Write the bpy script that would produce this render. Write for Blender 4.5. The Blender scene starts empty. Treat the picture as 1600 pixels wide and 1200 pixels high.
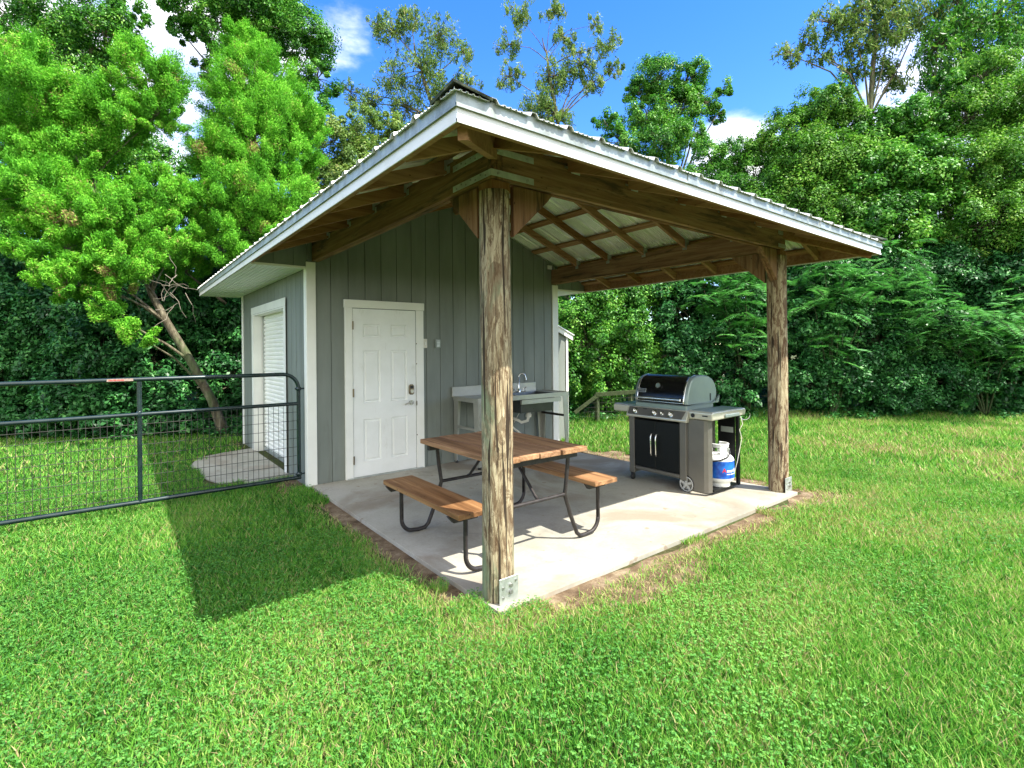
import bpy, math, random
import numpy as np
from mathutils import Vector, Matrix
R = math.radians
sc = bpy.context.scene
col = sc.collection
rng = np.random.default_rng(11)
random.seed(5)

# ---------------------------------------------------------------- camera
CX, CY, CH, YAW, ROLL, FPX, PY = -1.7366, -6.0144, 1.5295, .6623, .0092, 795.6, 546.6
cam = bpy.data.cameras.new('camera'); cam_o = bpy.data.objects.new('camera', cam); col.objects.link(cam_o)
cam.sensor_width = 36; cam.lens = FPX / 1600 * 36
cam.shift_y = (PY - 600) / 1600
cam.clip_start = .05; cam.clip_end = 600
cam_o.matrix_world = Matrix.Translation((CX, CY, CH)) @ Matrix.Rotation(-YAW, 4, 'Z') @ Matrix.Rotation(R(90), 4, 'X') @ Matrix.Rotation(-ROLL, 4, 'Z')
sc.camera = cam_o

# ---------------------------------------------------------------- light
SUN = Vector((.72, -1.6, 2.58)).normalized()        # towards the sun
el = math.asin(SUN.z); az = math.atan2(SUN.x, SUN.y)
w = bpy.data.worlds.new('World'); sc.world = w; w.use_nodes = True
nt = w.node_tree; nt.nodes.clear()
def N(t, **k):
    n = nt.nodes.new(t)
    for a, b in k.items(): setattr(n, a, b)
    return n
def world():
    out = N('ShaderNodeOutputWorld'); bg = N('ShaderNodeBackground')
    sky = N('ShaderNodeTexSky'); sky.sky_type = 'NISHITA'; sky.sun_disc = False
    sky.sun_elevation = el; sky.sun_rotation = az; sky.air_density = 1.0; sky.dust_density = .1; sky.ozone_density = 2.5
    hs = N('ShaderNodeHueSaturation'); hs.inputs['Saturation'].default_value = 1.36; hs.inputs['Hue'].default_value = .518; hs.inputs['Value'].default_value = 1.0
    nt.links.new(sky.outputs[0], hs.inputs['Color'])
    tc = N('ShaderNodeTexCoord')
    no = N('ShaderNodeTexNoise'); no.inputs['Scale'].default_value = 3.2; no.inputs['Detail'].default_value = 9; no.inputs['Roughness'].default_value = .58
    mp = N('ShaderNodeMapping'); mp.inputs['Scale'].default_value = (1, 1, 2.2)
    nt.links.new(tc.outputs['Generated'], mp.inputs[0]); nt.links.new(mp.outputs[0], no.inputs[0])
    acc = None
    for d, lo, hi, amt in CLOUDS_AND_FILL:                    # cloud banks by direction, and one unseen bank added as fill
        dp = N('ShaderNodeVectorMath', operation='DOT_PRODUCT'); dp.inputs[1].default_value = Vector(d).normalized()
        nt.links.new(tc.outputs['Generated'], dp.inputs[0])
        mr = N('ShaderNodeMapRange'); mr.inputs[1].default_value = lo; mr.inputs[2].default_value = hi; mr.inputs[4].default_value = amt; mr.interpolation_type = 'SMOOTHSTEP'
        nt.links.new(dp.outputs['Value'], mr.inputs[0])
        if acc is None: acc = mr.outputs[0]
        else:
            m = N('ShaderNodeMath', operation='MAXIMUM'); nt.links.new(acc, m.inputs[0]); nt.links.new(mr.outputs[0], m.inputs[1]); acc = m.outputs[0]
    ad = N('ShaderNodeMath', operation='ADD'); nt.links.new(acc, ad.inputs[0]); nt.links.new(no.outputs[0], ad.inputs[1])
    cm = N('ShaderNodeMapRange'); cm.inputs[1].default_value = .66; cm.inputs[2].default_value = .95; cm.interpolation_type = 'SMOOTHSTEP'
    nt.links.new(ad.outputs[0], cm.inputs[0])
    mx = N('ShaderNodeMix', data_type='RGBA'); mx.inputs[7].default_value = (5.5, 5.5, 5.4, 1)
    nt.links.new(cm.outputs[0], mx.inputs[0]); nt.links.new(hs.outputs[0], mx.inputs[6])
    nt.links.new(mx.outputs[2], bg.inputs[0]); bg.inputs[1].default_value = .15
    nt.links.new(bg.outputs[0], out.inputs[0])
def pxdir(px, py):
    u, v = (px - 800) / FPX, -(py - PY) / FPX
    s, c = math.sin(YAW), math.cos(YAW)
    return (u * c + s, -u * s + c, v)
CLOUDS_AND_FILL = [(pxdir(262, 60), .962, .995, .40), (pxdir(1150, 262), .9915, .9995, .40), (pxdir(515, -5), .990, .9995, .20),
          (pxdir(1480, 330), .955, .985, .32), (pxdir(350, 210), .975, .996, .25), ((-.45, -.9, .55), .0, .8, .5)]  # last bank is out of view behind the camera, added to brighten the shade
world()
sl = bpy.data.lights.new('sun', 'SUN'); sl.energy = 3.5; sl.angle = R(.53); sl.color = (1, .95, .86)
so = bpy.data.objects.new('sun', sl); col.objects.link(so)
so.rotation_euler = SUN.to_track_quat('Z', 'Y').to_euler(); so.location = (10, -15, 30)
vs = sc.view_settings; vs.view_transform = 'Standard'; vs.look = 'None'; vs.exposure = 1.62; vs.gamma = 1
sc.cycles.max_bounces = 7; sc.cycles.diffuse_bounces = 4; sc.cycles.glossy_bounces = 3; sc.cycles.transmission_bounces = 4
sc.cycles.caustics_reflective = False; sc.cycles.caustics_refractive = False
sc.cycles.use_denoising = True

def at(px, py, d):
    """world point seen at photo pixel px,py at distance d straight ahead"""
    a = pxdir(px, py); return Vector((CX + a[0] * d, CY + a[1] * d, CH + a[2] * d))

# ---------------------------------------------------------------- materials
MATS = {}
class M:
    def __init__(s, name, rough=.6, metal=0, spec=.4):
        s.m = bpy.data.materials.new(name); s.m.use_nodes = True
        s.t = s.m.node_tree; s.b = s.t.nodes['Principled BSDF']
        s.b.inputs['Roughness'].default_value = rough; s.b.inputs['Metallic'].default_value = metal
        s.b.inputs['Specular IOR Level'].default_value = spec
        MATS[name] = s.m
    def n(s, t, **k):
        x = s.t.nodes.new(t)
        for a, b in k.items(): setattr(x, a, b)
        return x
    def l(s, a, b): s.t.links.new(a, b)
    def noise(s, scale=(1, 1, 1), sc_=5, det=5, rough=.6, dist=0, coord='Object'):
        tc = s.n('ShaderNodeTexCoord'); mp = s.n('ShaderNodeMapping'); mp.inputs['Scale'].default_value = scale
        no = s.n('ShaderNodeTexNoise'); no.inputs['Scale'].default_value = sc_; no.inputs['Detail'].default_value = det
        no.inputs['Roughness'].default_value = rough; no.inputs['Distortion'].default_value = dist
        s.l(tc.outputs[coord], mp.inputs[0]); s.l(mp.outputs[0], no.inputs[0]); return no.outputs[0]
    def ramp(s, fac, stops):
        r = s.n('ShaderNodeValToRGB'); e = r.color_ramp.elements
        while len(e) < len(stops): e.new(.5)
        for x, (p, c) in zip(e, stops): x.position = p; x.color = (*c, 1)
        s.l(fac, r.inputs[0]); return r.outputs[0]
    def mix(s, fac, a, b, mode='MIX'):
        m = s.n('ShaderNodeMix', data_type='RGBA', blend_type=mode)
        for i, v in ((0, fac), (6, a), (7, b)):
            if isinstance(v, (int, float)): m.inputs[i].default_value = v
            elif isinstance(v, tuple): m.inputs[i].default_value = (*v, 1)
            else: s.l(v, m.inputs[i])
        return m.outputs[2]
    def rng(s, v, a, b, c=0, d=1):
        m = s.n('ShaderNodeMapRange'); s.l(v, m.inputs[0])
        for i, q in enumerate((a, b, c, d)): m.inputs[i + 1].default_value = q
        return m.outputs[0]
    def color(s, c):
        if isinstance(c, tuple): s.b.inputs['Base Color'].default_value = (*c, 1)
        else: s.l(c, s.b.inputs['Base Color'])
        return s
    def rough(s, v): s.l(v, s.b.inputs['Roughness'])
    def bump(s, h, st=.3, dist=.01):
        b = s.n('ShaderNodeBump'); b.inputs['Strength'].default_value = st; b.inputs['Distance'].default_value = dist
        s.l(h, b.inputs['Height']); s.l(b.outputs[0], s.b.inputs['Normal'])

def simple(name, c, rough=.5, metal=0, var=.12, sc_=6, bump=0, spec=.4):
    m = M(name, rough, metal, spec)
    n = m.noise(sc_=sc_, det=6)
    m.color(m.mix(m.rng(n, .35, .7), tuple(x * (1 - var) for x in c), tuple(min(1, x * (1 + var)) for x in c)))
    m.rough(m.rng(m.noise(sc_=sc_ * 3), .3, .7, max(.03, rough - .08), min(1, rough + .1)))
    if bump: m.bump(m.noise(sc_=sc_ * 8), bump, .004)
    return m.m

def wood(name, axis, dark, mid, light, rough=.75, grain=26, bump=.4, knots=True, weather=None):
    m = M(name, rough, 0, .3)
    s = [1, 1, 1]; s[axis] = .05
    g = m.noise(tuple(s), grain, 8, .65, .6)
    s2 = [1, 1, 1]; s2[axis] = .12
    b = m.noise(tuple(s2), 5, 4, .6, .8)
    c = m.ramp(g, [(.3, dark), (.5, mid), (.72, light)])
    c = m.mix(m.rng(b, .4, .65, 0, .75), c, m.mix(.5, c, dark), 'MIX')
    if knots:
        v = m.n('ShaderNodeTexVoronoi'); tc = m.n('ShaderNodeTexCoord'); mp = m.n('ShaderNodeMapping')
        s3 = [4.2, 4.2, 4.2]; s3[axis] = 2.0; mp.inputs['Scale'].default_value = s3
        m.l(tc.outputs['Object'], mp.inputs[0]); m.l(mp.outputs[0], v.inputs[0])
        c = m.mix(m.rng(v.outputs[0], .06, .11, .85, 0), c, tuple(x * .3 for x in dark))
    if weather:
        wn = m.noise(tuple(s2), 9, 7, .7, .5)
        c = m.mix(m.rng(wn, .52, .62, 0, .8), c, weather)
    oi = m.n('ShaderNodeObjectInfo'); hv = m.n('ShaderNodeHueSaturation')
    m.l(m.rng(oi.outputs['Random'], 0, 1, .74, 1.2), hv.inputs['Value']); m.l(m.rng(oi.outputs['Random'], 0, 1, 1.08, .9), hv.inputs['Saturation']); m.l(c, hv.inputs['Color'])
    m.color(hv.outputs[0]); m.bump(g, bump, .006)
    return m.m

def build_materials():
    # peeled pole: pale tan sapwood, brown torn patches, green algae down one side
    for nm, gr, br in (('pole_near', (.20, .25, .15), (.11, .065, .035)), ('pole_far', (.17, .12, .08), (.11, .055, .03))):
        m = M(nm, .85, 0, .2)
        a = m.noise((1, 1, .12), 38, 10, .74, 1.6); b = m.noise((1, 1, .28), 9, 8, .68, 2.2); f = m.noise((1, 1, .03), 60, 5, .7)
        c = m.ramp(a, [(.36, br), (.43, (.19, .13, .075)), (.49, (.34, .27, .165)), (.62, (.52, .45, .30))])
        c = m.mix(m.rng(b, .515, .54, 0, .9 if nm == 'pole_far' else .75), c, m.mix(.85, c, br))
        g = m.noise((.8, .8, .25), 5, 6, .7, .5)
        c = m.mix(m.rng(g, .52, .62, 0, .75 if nm == 'pole_near' else .25), c, gr)
        cr = m.noise((1, 1, .03), 42, 4, .5, .5)
        c = m.mix(m.rng(cr, .59, .61, 0, .95), c, (.035, .024, .016))
        m.color(c); h = m.n('ShaderNodeMath', operation='ADD'); m.l(a, h.inputs[0]); m.l(f, h.inputs[1]); m.bump(h.outputs[0], .7, .012)
    for i, ax in enumerate('xyz'):
        wood('frame_lumber_' + ax, i, (.19, .085, .032), (.33, .17, .072), (.45, .26, .12), .8)
        wood('old_beam_' + ax, i, (.13, .064, .032), (.28, .15, .075), (.42, .27, .15), .85, weather=(.045, .033, .022))
        wood('table_lumber_' + ax, i, (.10, .045, .018), (.29, .145, .060), (.47, .27, .125), .6, 20, .4)
    wood('fence_lumber', 0, (.03, .04, .018), (.06, .085, .035), (.10, .12, .055), .9)
    # concrete
    m = M('concrete', .8, 0, .3)
    a = m.noise(sc_=1.3, det=8, rough=.6, dist=.4); b = m.noise(sc_=40, det=6, rough=.7); d = m.noise(sc_=.8, det=5, rough=.55, dist=1.2)
    c = m.ramp(a, [(.3, (.27, .26, .21)), (.5, (.395, .38, .315)), (.7, (.47, .45, .385))])
    c = m.mix(m.rng(d, .52, .64, 0, .7), c, (.25, .20, .14))
    ck = m.noise(sc_=2.2, det=9, rough=.72, dist=.8); c = m.mix(m.rng(ck, .56, .66, 0, .45), c, (.21, .20, .175))
    c = m.mix(m.rng(b, .4, .7, 0, .25), c, (.20, .175, .14))
    sp = m.noise(sc_=9, det=3, rough=.4); c = m.mix(m.rng(sp, .69, .72, 0, .6), c, (.22, .15, .10))
    m.color(c); m.bump(b, .25, .004)
    # siding paint and trims
    m = M('siding_paint', .55, 0, .35)
    a = m.noise((1, 1, .2), 3, 6, .6); f = m.noise((1, 1, .04), 60, 4, .6)
    g = m.noise((1, 1, .15), 7, 9, .75, .6); c = m.mix(m.rng(a, .35, .65), (.165, .185, .16), (.22, .243, .215)); c = m.mix(m.rng(g, .56, .70, 0, .5), c, (.12, .125, .095))
    m.color(m.mix(m.rng(m.noise((1, 1, .5), 30, 5, .7), .62, .70, 0, .3), c, (.30, .31, .27))); m.bump(f, .25, .003)
    simple('white_trim', (.84, .84, .78), .45, var=.05, sc_=3)
    m = M('door_paint', .35, 0, .35); a = m.noise(sc_=2.5, det=7, rough=.65); g = m.noise((1, 1, .3), 9, 8, .75)
    m.color(m.mix(m.rng(g, .60, .72, 0, .35), m.mix(m.rng(a, .35, .65), (.80, .81, .77), (.87, .88, .85)), (.52, .50, .42)))
    m = M('fascia_white', .4, 0, .4)
    a = m.noise((1, 1, 3), 4, 7, .7); m.color(m.mix(m.rng(a, .5, .75, 0, .6), (.78, .78, .75), (.50, .50, .44)))
    m = M('drip_metal', .5, .35, .5)
    a = m.noise((1, 1, .6), 7, 8, .7, .5); b = m.noise(sc_=2.0, det=5)
    c = m.mix(m.rng(a, .42, .62, 0, .8), (.42, .47, .46), (.19, .21, .18)); c = m.mix(m.rng(b, .52, .68, 0, .5), c, (.30, .26, .19)); m.color(c)
    m = M('roof_metal', .34, .35, .5)
    a = m.noise(sc_=3, det=7, rough=.65); b = m.noise((1, 1, 1), 25, 5, .6)
    m.color(m.mix(m.rng(a, .35, .65), (.74, .74, .68), (.92, .92, .86))); m.rough(m.rng(b, .3, .7, .28, .5))
    m = M('old_cap', .8, .1, .3)
    a = m.noise(sc_=14, det=8, rough=.7); m.color(m.ramp(a, [(.35, (.018, .024, .018)), (.52, (.06, .075, .05)), (.62, (.12, .13, .08)), (.72, (.30, .30, .25))])); m.bump(a, .8, .01)
    simple('galvanised', (.50, .53, .50), .45, .7, .2, 14)
    simple('steel_bolt', (.35, .35, .33), .4, .8)
    simple('stainless', (.40, .40, .35), .38, .6, .10, 4)
    simple('basin_steel', (.10, .105, .105), .35, .7)
    simple('table_tube', (.035, .030, .028), .5, .3, .35, 20)
    m = M('gate_paint', .22, .2, .7)
    a = m.noise(sc_=7, det=6); m.color(m.mix(m.rng(a, .4, .65), (.008, .020, .022), (.018, .038, .040)))
    simple('mesh_wire', (.045, .045, .04), .5, .2, .3, 20)
    simple('sticker', (.33, .25, .21), .5, 0, .35, 90)
    simple('black_enamel', (.006, .006, .006), .16, 0, .1, 4, spec=.3)
    simple('black_plastic', (.015, .015, .016), .5)
    simple('cabinet_black', (.004, .005, .005), .4, spec=.25)
    simple('grill_taupe', (.15, .14, .12), .42, .45, .06)
    simple('grill_steel', (.60, .58, .48), .36, .5, .08, 5)
    simple('cast_grey', (.24, .30, .28), .38, .4, .08, 4)
    simple('chrome', (.75, .75, .73), .15, 1, .04)
    simple('wheel_grey', (.38, .38, .36), .5)
    simple('bronze', (.20, .16, .10), .35, .7, .2, 30)
    simple('satin_nickel', (.50, .50, .47), .28, .85)
    simple('tank_white', (.76, .77, .75), .35, 0, .05, 5)
    m = M('tank_blue', .35); a = m.noise(sc_=9, det=3); m.color(m.mix(m.rng(a, .38, .66), (.008, .045, .30), (.02, .17, .62)))
    simple('label_white', (.82, .82, .82), .4, 0, .03)
    simple('label_red', (.55, .02, .02), .4, 0, .03)
    simple('box_grey', (.24, .27, .24), .5, 0, .1, 8)
    simple('white_plastic', (.72, .70, .60), .4, 0, .05)
    # ground
    m = M('soil', .95, 0, .1)
    a = m.noise(sc_=.5, det=8, rough=.6); b = m.noise(sc_=22, det=8, rough=.75)
    c = m.ramp(b, [(.3, (.030, .034, .014)), (.5, (.075, .075, .032)), (.7, (.14, .125, .06))])
    c = m.mix(m.rng(a, .45, .62, 0, .6), c, (.06, .12, .03)); m.color(c); m.bump(b, .8, .03)
    m = M('dirt', .95, 0, .1)
    a = m.noise(sc_=5, det=9, rough=.72); b = m.noise(sc_=60, det=6, rough=.8)
    c = m.ramp(a, [(.35, (.085, .055, .034)), (.5, (.19, .135, .085)), (.66, (.36, .285, .19))])
    c = m.mix(m.rng(b, .5, .64, 0, .6), c, (.12, .085, .05)); m.color(c); m.bump(b, .8, .015)
    # bark
    m = M('bark', .9, 0, .15)
    a = m.noise((1, 1, .25), 14, 8, .7, .6); b = m.noise(sc_=2.5, det=5)
    c = m.ramp(a, [(.35, (.05, .042, .028)), (.5, (.14, .12, .08)), (.68, (.30, .27, .19))])
    c = m.mix(m.rng(b, .5, .62, 0, .55), c, (.10, .16, .06)); m.color(c); m.bump(a, .9, .03)
    m = M('dead_twig', .9, 0, .15); m.color((.26, .23, .18))

def leaf_mat(name, stops, rough=.45, trans=.35, spec=.4):
    m = M(name, rough, 0, spec)
    at_ = m.n('ShaderNodeAttribute'); at_.attribute_name = 'tint'
    c = m.ramp(at_.outputs['Fac'], stops); m.color(c)
    tr = m.n('ShaderNodeBsdfTranslucent'); m.l(m.mix(.5, c, m.mix(1.0, c, (.75, 1.0, .30), 'MULTIPLY')), tr.inputs[0])
    ms = m.n('ShaderNodeMixShader'); ms.inputs[0].default_value = trans
    m.l(m.b.outputs[0], ms.inputs[1]); m.l(tr.outputs[0], ms.inputs[2])
    m.l(ms.outputs[0], m.t.nodes['Material Output'].inputs[0])
    return m.m

# ---------------------------------------------------------------- helpers
def tag(o, label=None, cat=None, group=None, kind=None):
    for k, v in (('label', label), ('category', cat), ('group', group), ('kind', kind)):
        if v: o[k] = v
    return o
def empty(name, loc, label, cat, group=None):
    o = bpy.data.objects.new(name, None); col.objects.link(o); o.location = loc; o.empty_display_size = .2
    return tag(o, label, cat, group)
def wloc(o):
    v = Vector((0, 0, 0))
    while o is not None: v += o.location; o = o.parent
    return v

class MB:
    """collects shapes in world coordinates; build() links them as one mesh object"""
    def __init__(s): s.v = []; s.f = []; s.sm = []
    def add(s, vs, fs, smooth=False):
        k = len(s.v); s.v += [tuple(v) for v in vs]; s.f += [tuple(i + k for i in f) for f in fs]; s.sm += [smooth] * len(fs); return s
    def box(s, x0, x1, y0, y1, z0, z1):
        vs = [(x, y, z) for x in (x0, x1) for y in (y0, y1) for z in (z0, z1)]
        return s.add(vs, [(0, 1, 3, 2), (4, 6, 7, 5), (0, 4, 5, 1), (2, 3, 7, 6), (0, 2, 6, 4), (1, 5, 7, 3)])
    def bar(s, a, b, wd, ht, up=(0, 0, 1)):
        a, b = Vector(a), Vector(b); d = (b - a).normalized(); u = Vector(up)
        sd = d.cross(u).normalized(); u = sd.cross(d).normalized()
        vs = [p + sd * (i * wd / 2) + u * (j * ht / 2) for p in (a, b) for i in (-1, 1) for j in (-1, 1)]
        return s.add(vs, [(0, 2, 3, 1), (4, 5, 7, 6), (0, 1, 5, 4), (2, 6, 7, 3), (0, 4, 6, 2), (1, 3, 7, 5)])
    def tube(s, pts, r, n=10, cap=True):
        pts = [Vector(p) for p in pts]; rs = r if isinstance(r, (list, tuple)) else [r] * len(pts)
        t0 = (pts[1] - pts[0]).normalized(); u = t0.orthogonal().normalized(); vs = []
        for i, p in enumerate(pts):
            t = (pts[min(i + 1, len(pts) - 1)] - pts[max(i - 1, 0)]).normalized()
            u = (u - t * u.dot(t)).normalized(); w_ = t.cross(u)
            vs += [p + (u * math.cos(a) + w_ * math.sin(a)) * rs[i] for a in [2 * math.pi * k / n for k in range(n)]]
        fs = [(i * n + k, i * n + (k + 1) % n, (i + 1) * n + (k + 1) % n, (i + 1) * n + k) for i in range(len(pts) - 1) for k in range(n)]
        s.add(vs, fs, True)
        if cap:
            s.add(vs[:n], [tuple(range(n))[::-1]]); s.add(vs[-n:], [tuple(range(n))])
        return s
    def lathe(s, c, axis, prof, n=24):
        """prof: (radius, along axis)"""
        c = Vector(c); a = Vector(axis).normalized(); u = a.orthogonal().normalized(); w_ = a.cross(u); vs = []
        for r, h in prof: vs += [c + a * h + (u * math.cos(t) + w_ * math.sin(t)) * r for t in [2 * math.pi * k / n for k in range(n)]]
        fs = [(i * n + k, i * n + (k + 1) % n, (i + 1) * n + (k + 1) % n, (i + 1) * n + k) for i in range(len(prof) - 1) for k in range(n)]
        return s.add(vs, fs, True)
    def disc(s, c, axis, r, th, n=20):
        return s.lathe(c, axis, [(.0001, 0), (r, 0)], n).lathe(c, axis, [(r, 0), (r, th)], n).lathe(c, axis, [(r, th), (.0001, th)], n)
    def prism(s, poly, d):
        """poly: list of 3d points (planar), extruded by vector d"""
        n = len(poly); p = [Vector(q) for q in poly]; d = Vector(d)
        return s.add(p + [q + d for q in p], [tuple(range(n))[::-1], tuple(range(n, 2 * n))] + [(i, (i + 1) % n, n + (i + 1) % n, n + i) for i in range(n)])
    def build(s, name, mat, parent=None, bevel=0, seg=1):
        off = wloc(parent) if parent is not None else Vector((0, 0, 0))
        me = bpy.data.meshes.new(name)
        me.from_pydata([tuple(Vector(v) - off) for v in s.v], [], s.f)
        me.polygons.foreach_set('use_smooth', s.sm)
        me.materials.append(MATS[mat] if isinstance(mat, str) else mat); me.update()
        o = bpy.data.objects.new(name, me); col.objects.link(o)
        if parent is not None: o.parent = parent
        if bevel:
            b = o.modifiers.new('bevel', 'BEVEL'); b.width = bevel; b.segments = seg; b.limit_method = 'ANGLE'; b.angle_limit = R(40); b.harden_normals = False
        return o
def arc(c, r, a0, a1, ax1, ax2, n=8):
    c = Vector(c); ax1 = Vector(ax1); ax2 = Vector(ax2)
    return [c + ax1 * (r * math.cos(R(a0 + (a1 - a0) * i / n))) + ax2 * (r * math.sin(R(a0 + (a1 - a0) * i / n))) for i in range(n + 1)]
def np_mesh(name, V, F, mat, tint=None, parent=None, smooth=False, k=None):
    """V (n,3); F (m,k)"""
    off = np.array(wloc(parent)) if parent is not None else 0
    me = bpy.data.meshes.new(name); V = (V - off).astype(np.float32); m, k = F.shape
    me.vertices.add(len(V)); me.vertices.foreach_set('co', V.ravel())
    me.loops.add(m * k); me.loops.foreach_set('vertex_index', F.astype(np.int32).ravel())
    me.polygons.add(m); me.polygons.foreach_set('loop_start', np.arange(0, m * k, k, dtype=np.int32))
    me.update(calc_edges=True)
    if tint is not None:
        a = me.attributes.new('tint', 'FLOAT', 'POINT'); a.data.foreach_set('value', tint.astype(np.float32))
    me.materials.append(MATS[mat]); o = bpy.data.objects.new(name, me); col.objects.link(o)
    if parent is not None: o.parent = parent
    return o
class Noise2:
    def __init__(s, seed): s.g = np.random.default_rng(seed).random((256, 256))
    def one(s, x, y):
        xi, yi = np.floor(x).astype(int), np.floor(y).astype(int); fx, fy = x - xi, y - yi
        fx = fx * fx * (3 - 2 * fx); fy = fy * fy * (3 - 2 * fy); g = s.g
        a = g[xi % 256, yi % 256]; b = g[(xi + 1) % 256, yi % 256]; c = g[xi % 256, (yi + 1) % 256]; d = g[(xi + 1) % 256, (yi + 1) % 256]
        return (a * (1 - fx) + b * fx) * (1 - fy) + (c * (1 - fx) + d * fx) * fy
    def __call__(s, x, y, oct=3):
        t = 0; A = 0
        for i in range(oct): t = t + s.one(x * 2 ** i + 17.3 * i, y * 2 ** i + 5.1 * i) / 2 ** i; A += 1 / 2 ** i
        return t / A

build_materials()
GZ = -.035          # level of the soil
# ---------------------------------------------------------------- setting
W_, D_, BD = 3.87, 3.46, 3.72        # building width, patio depth, building depth
EX0, EX1, EY0, EY1 = -.60, 4.54, -4.20, 4.00   # eaves
def slabs():
    m = MB(); m.add([(-150, -150, GZ), (200, -150, GZ), (200, 220, GZ), (-150, 220, GZ)], [(0, 1, 2, 3)])
    tag(m.build('ground', 'soil'), kind='structure')
    # patio: three pours with joints between
    X = lambda y: 3.62 + (-y) * .088
    ys = [(-3.62, -1.005), (-.997, -.004)]
    m = MB()
    for a, b in ys: m.prism([(.02, a, 0), (X(a), a, 0), (X(b), b, 0), (.02, b, 0)], (0, 0, -.14))
    tag(m.build('patio', 'concrete', bevel=.002), kind='structure')
    m = MB(); pts = [(-.93, 2.25), (-.86, 1.2), (-.72, .78), (-.40, .55), (-.002, .62), (-.002, 3.05), (-.35, 2.98), (-.78, 2.75)]
    m.prism([(x, y, -.015) for x, y in pts], (0, 0, -.1)); tag(m.build('door_pad', 'concrete', bevel=.006), kind='structure')
    # worn earth along the slab
    nz = Noise2(3); m = MB()
    def blob(cx_, cy_, rx, ry, seed, z, n=40):
        p = []
        for i in range(n):
            a = 2 * math.pi * i / n; k = .75 + .5 * float(nz(np.array(3 + math.cos(a) * 1.8 + seed), np.array(3 + math.sin(a) * 1.8)))
            p.append((cx_ + rx * k * math.cos(a), cy_ + ry * k * math.sin(a), z))
        m.add(p, [tuple(range(n))])
    z = GZ + .004
    blob(4.15, -1.4, .55, 2.2, 1, z); blob(1.2, -3.86, .62, .22, 2, z + .002); blob(2.7, -3.74, .9, .10, 21, z + .0015); blob(.5, -3.72, .8, .12, 23, z + .0012); blob(3.95, -3.80, .36, .2, 5, z + .001); blob(-.03, -1.9, .13, 1.8, 7, z)
    blob(-.2, .25, .45, .3, 9, z); blob(0, -3.75, .5, .22, 4, z + .003); blob(5.6, .9, 1.0, .5, 12, z)
    tag(m.build('bare_earth', 'dirt'), kind='structure')
slabs()

# ---------------------------------------------------------------- the building
S = .38; Z0 = 2.61; RX = (EX0 + EX1) / 2; HALF = RX - EX0; HY = EY0 + HALF     # roof: slope, eave height, ridge x, where hips meet
def rz(x): return Z0 + S * (HALF - abs(x - RX))
B = empty('storage_shed', (0, 0, 0), 'grey board-sided shed with a hipped metal roof reaching over the patio on round posts', 'shed')

def siding(name, u0, u1, P, zb, zt, breaks, parent, first=.055, pitch=.2085, gw=.009, gd=.010, nrm=(0, -1, 0)):
    """vertical boards with cut grooves. P(u) -> (x,y); zb, zt functions of u"""
    cuts = sorted(set([u0, u1] + [b for b in breaks if u0 < b < u1])); gs = []
    g = first
    while g < u1:
        if g > u0 + .02 and g < u1 - .02 and all(abs(g - c) > .012 for c in cuts): gs.append(g)
        g += pitch
    m = MB(); n = Vector(nrm)
    for a, b in zip(cuts, cuts[1:]):
        st = [(a, 0)]
        for g in gs:
            if a < g < b: st += [(g - gw / 2, 0), (g - gw / 2 + .001, 1), (g + gw / 2 - .001, 1), (g + gw / 2, 0)]
        st.append((b, 0)); e = 1e-5
        for (p, dp), (q, dq) in zip(st, st[1:]):
            vs = []
            for t, dd in ((p, dp), (q, dq)):
                tt = min(max(t, a + e), b - e); x, y = P(t); o = -n * (gd * dd)
                vs += [(x + o.x, y + o.y, zb(tt)), (x + o.x, y + o.y, zt(tt))]
            m.add(vs, [(0, 2, 3, 1)])
    return m.build(name, 'siding_paint', parent)
RD0, RD1, RDZ = .98, 2.80, 2.10      # roll-up door opening in the left wall
def walls():
    # peak of the front wall is a break so that the gable comes out sharp
    siding('front_wall', 0, W_, lambda u: (u, 0), lambda u: -.02, lambda u: rz(u) - .012, [RX], B)
    siding('gable_end', EX0 + .02, -.005, lambda u: (u, -.004), lambda u: 2.49, lambda u: rz(u) - .012, [], B, first=-.57)
    siding('gable_end', W_ + .005, EX1 - .02, lambda u: (u, -.004), lambda u: 2.49, lambda u: rz(u) - .012, [], B, first=4.0)
    siding('left_wall', 0, BD, lambda u: (0, u), lambda u: RDZ if RD0 < u < RD1 else -.06, lambda u: 2.52, [RD0, RD1], B, nrm=(-1, 0, 0))
    siding('right_wall', 0, BD, lambda u: (W_, u), lambda u: -.06, lambda u: 2.52, [], B, nrm=(1, 0, 0))
    siding('rear_wall', 0, W_, lambda u: (u, BD), lambda u: -.06, lambda u: rz(u) - .012, [RX], B, nrm=(0, 1, 0))
    m = MB(); m.box(.13, W_ - .1, .12, BD - .1, -.05, -.03); m.build('floor_slab', 'concrete', B)
    # corner boards
    for x0, x1, y0, y1, zt in ((-.018, .088, -.020, -.001, 2.555), (-.019, -.001, 0, .085, 2.485), (W_ - .105, W_ + .018, -.020, -.001, 2.555), (W_ + .001, W_ + .019, 0, .085, 2.485), (-.018, -.001, BD - .085, BD + .018, 2.485)):
        MB().box(x0, x1, y0, y1, -.045, zt).build('corner_board', 'white_trim', B, .003)
    # boxed soffits with lengthwise grooves
    for x0, x1 in ((EX0 + .015, -.001), (W_ + .001, EX1 - .015)):
        m = MB(); n = 12; w = (x1 - x0) / n
        for i in range(n):
            m.box(x0 + i * w, x0 + (i + 1) * w - .008, .0, EY1 - .02, 2.484, 2.494)
        m.box(x0, x1, .0, EY1 - .02, 2.496, 2.500); m.build('soffit', 'white_trim', B)
        MB().box(x0 + .004, x1 - .004, -.014, -.001, 2.474, 2.500).build('soffit_trim', 'white_trim', B)
walls()

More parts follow.
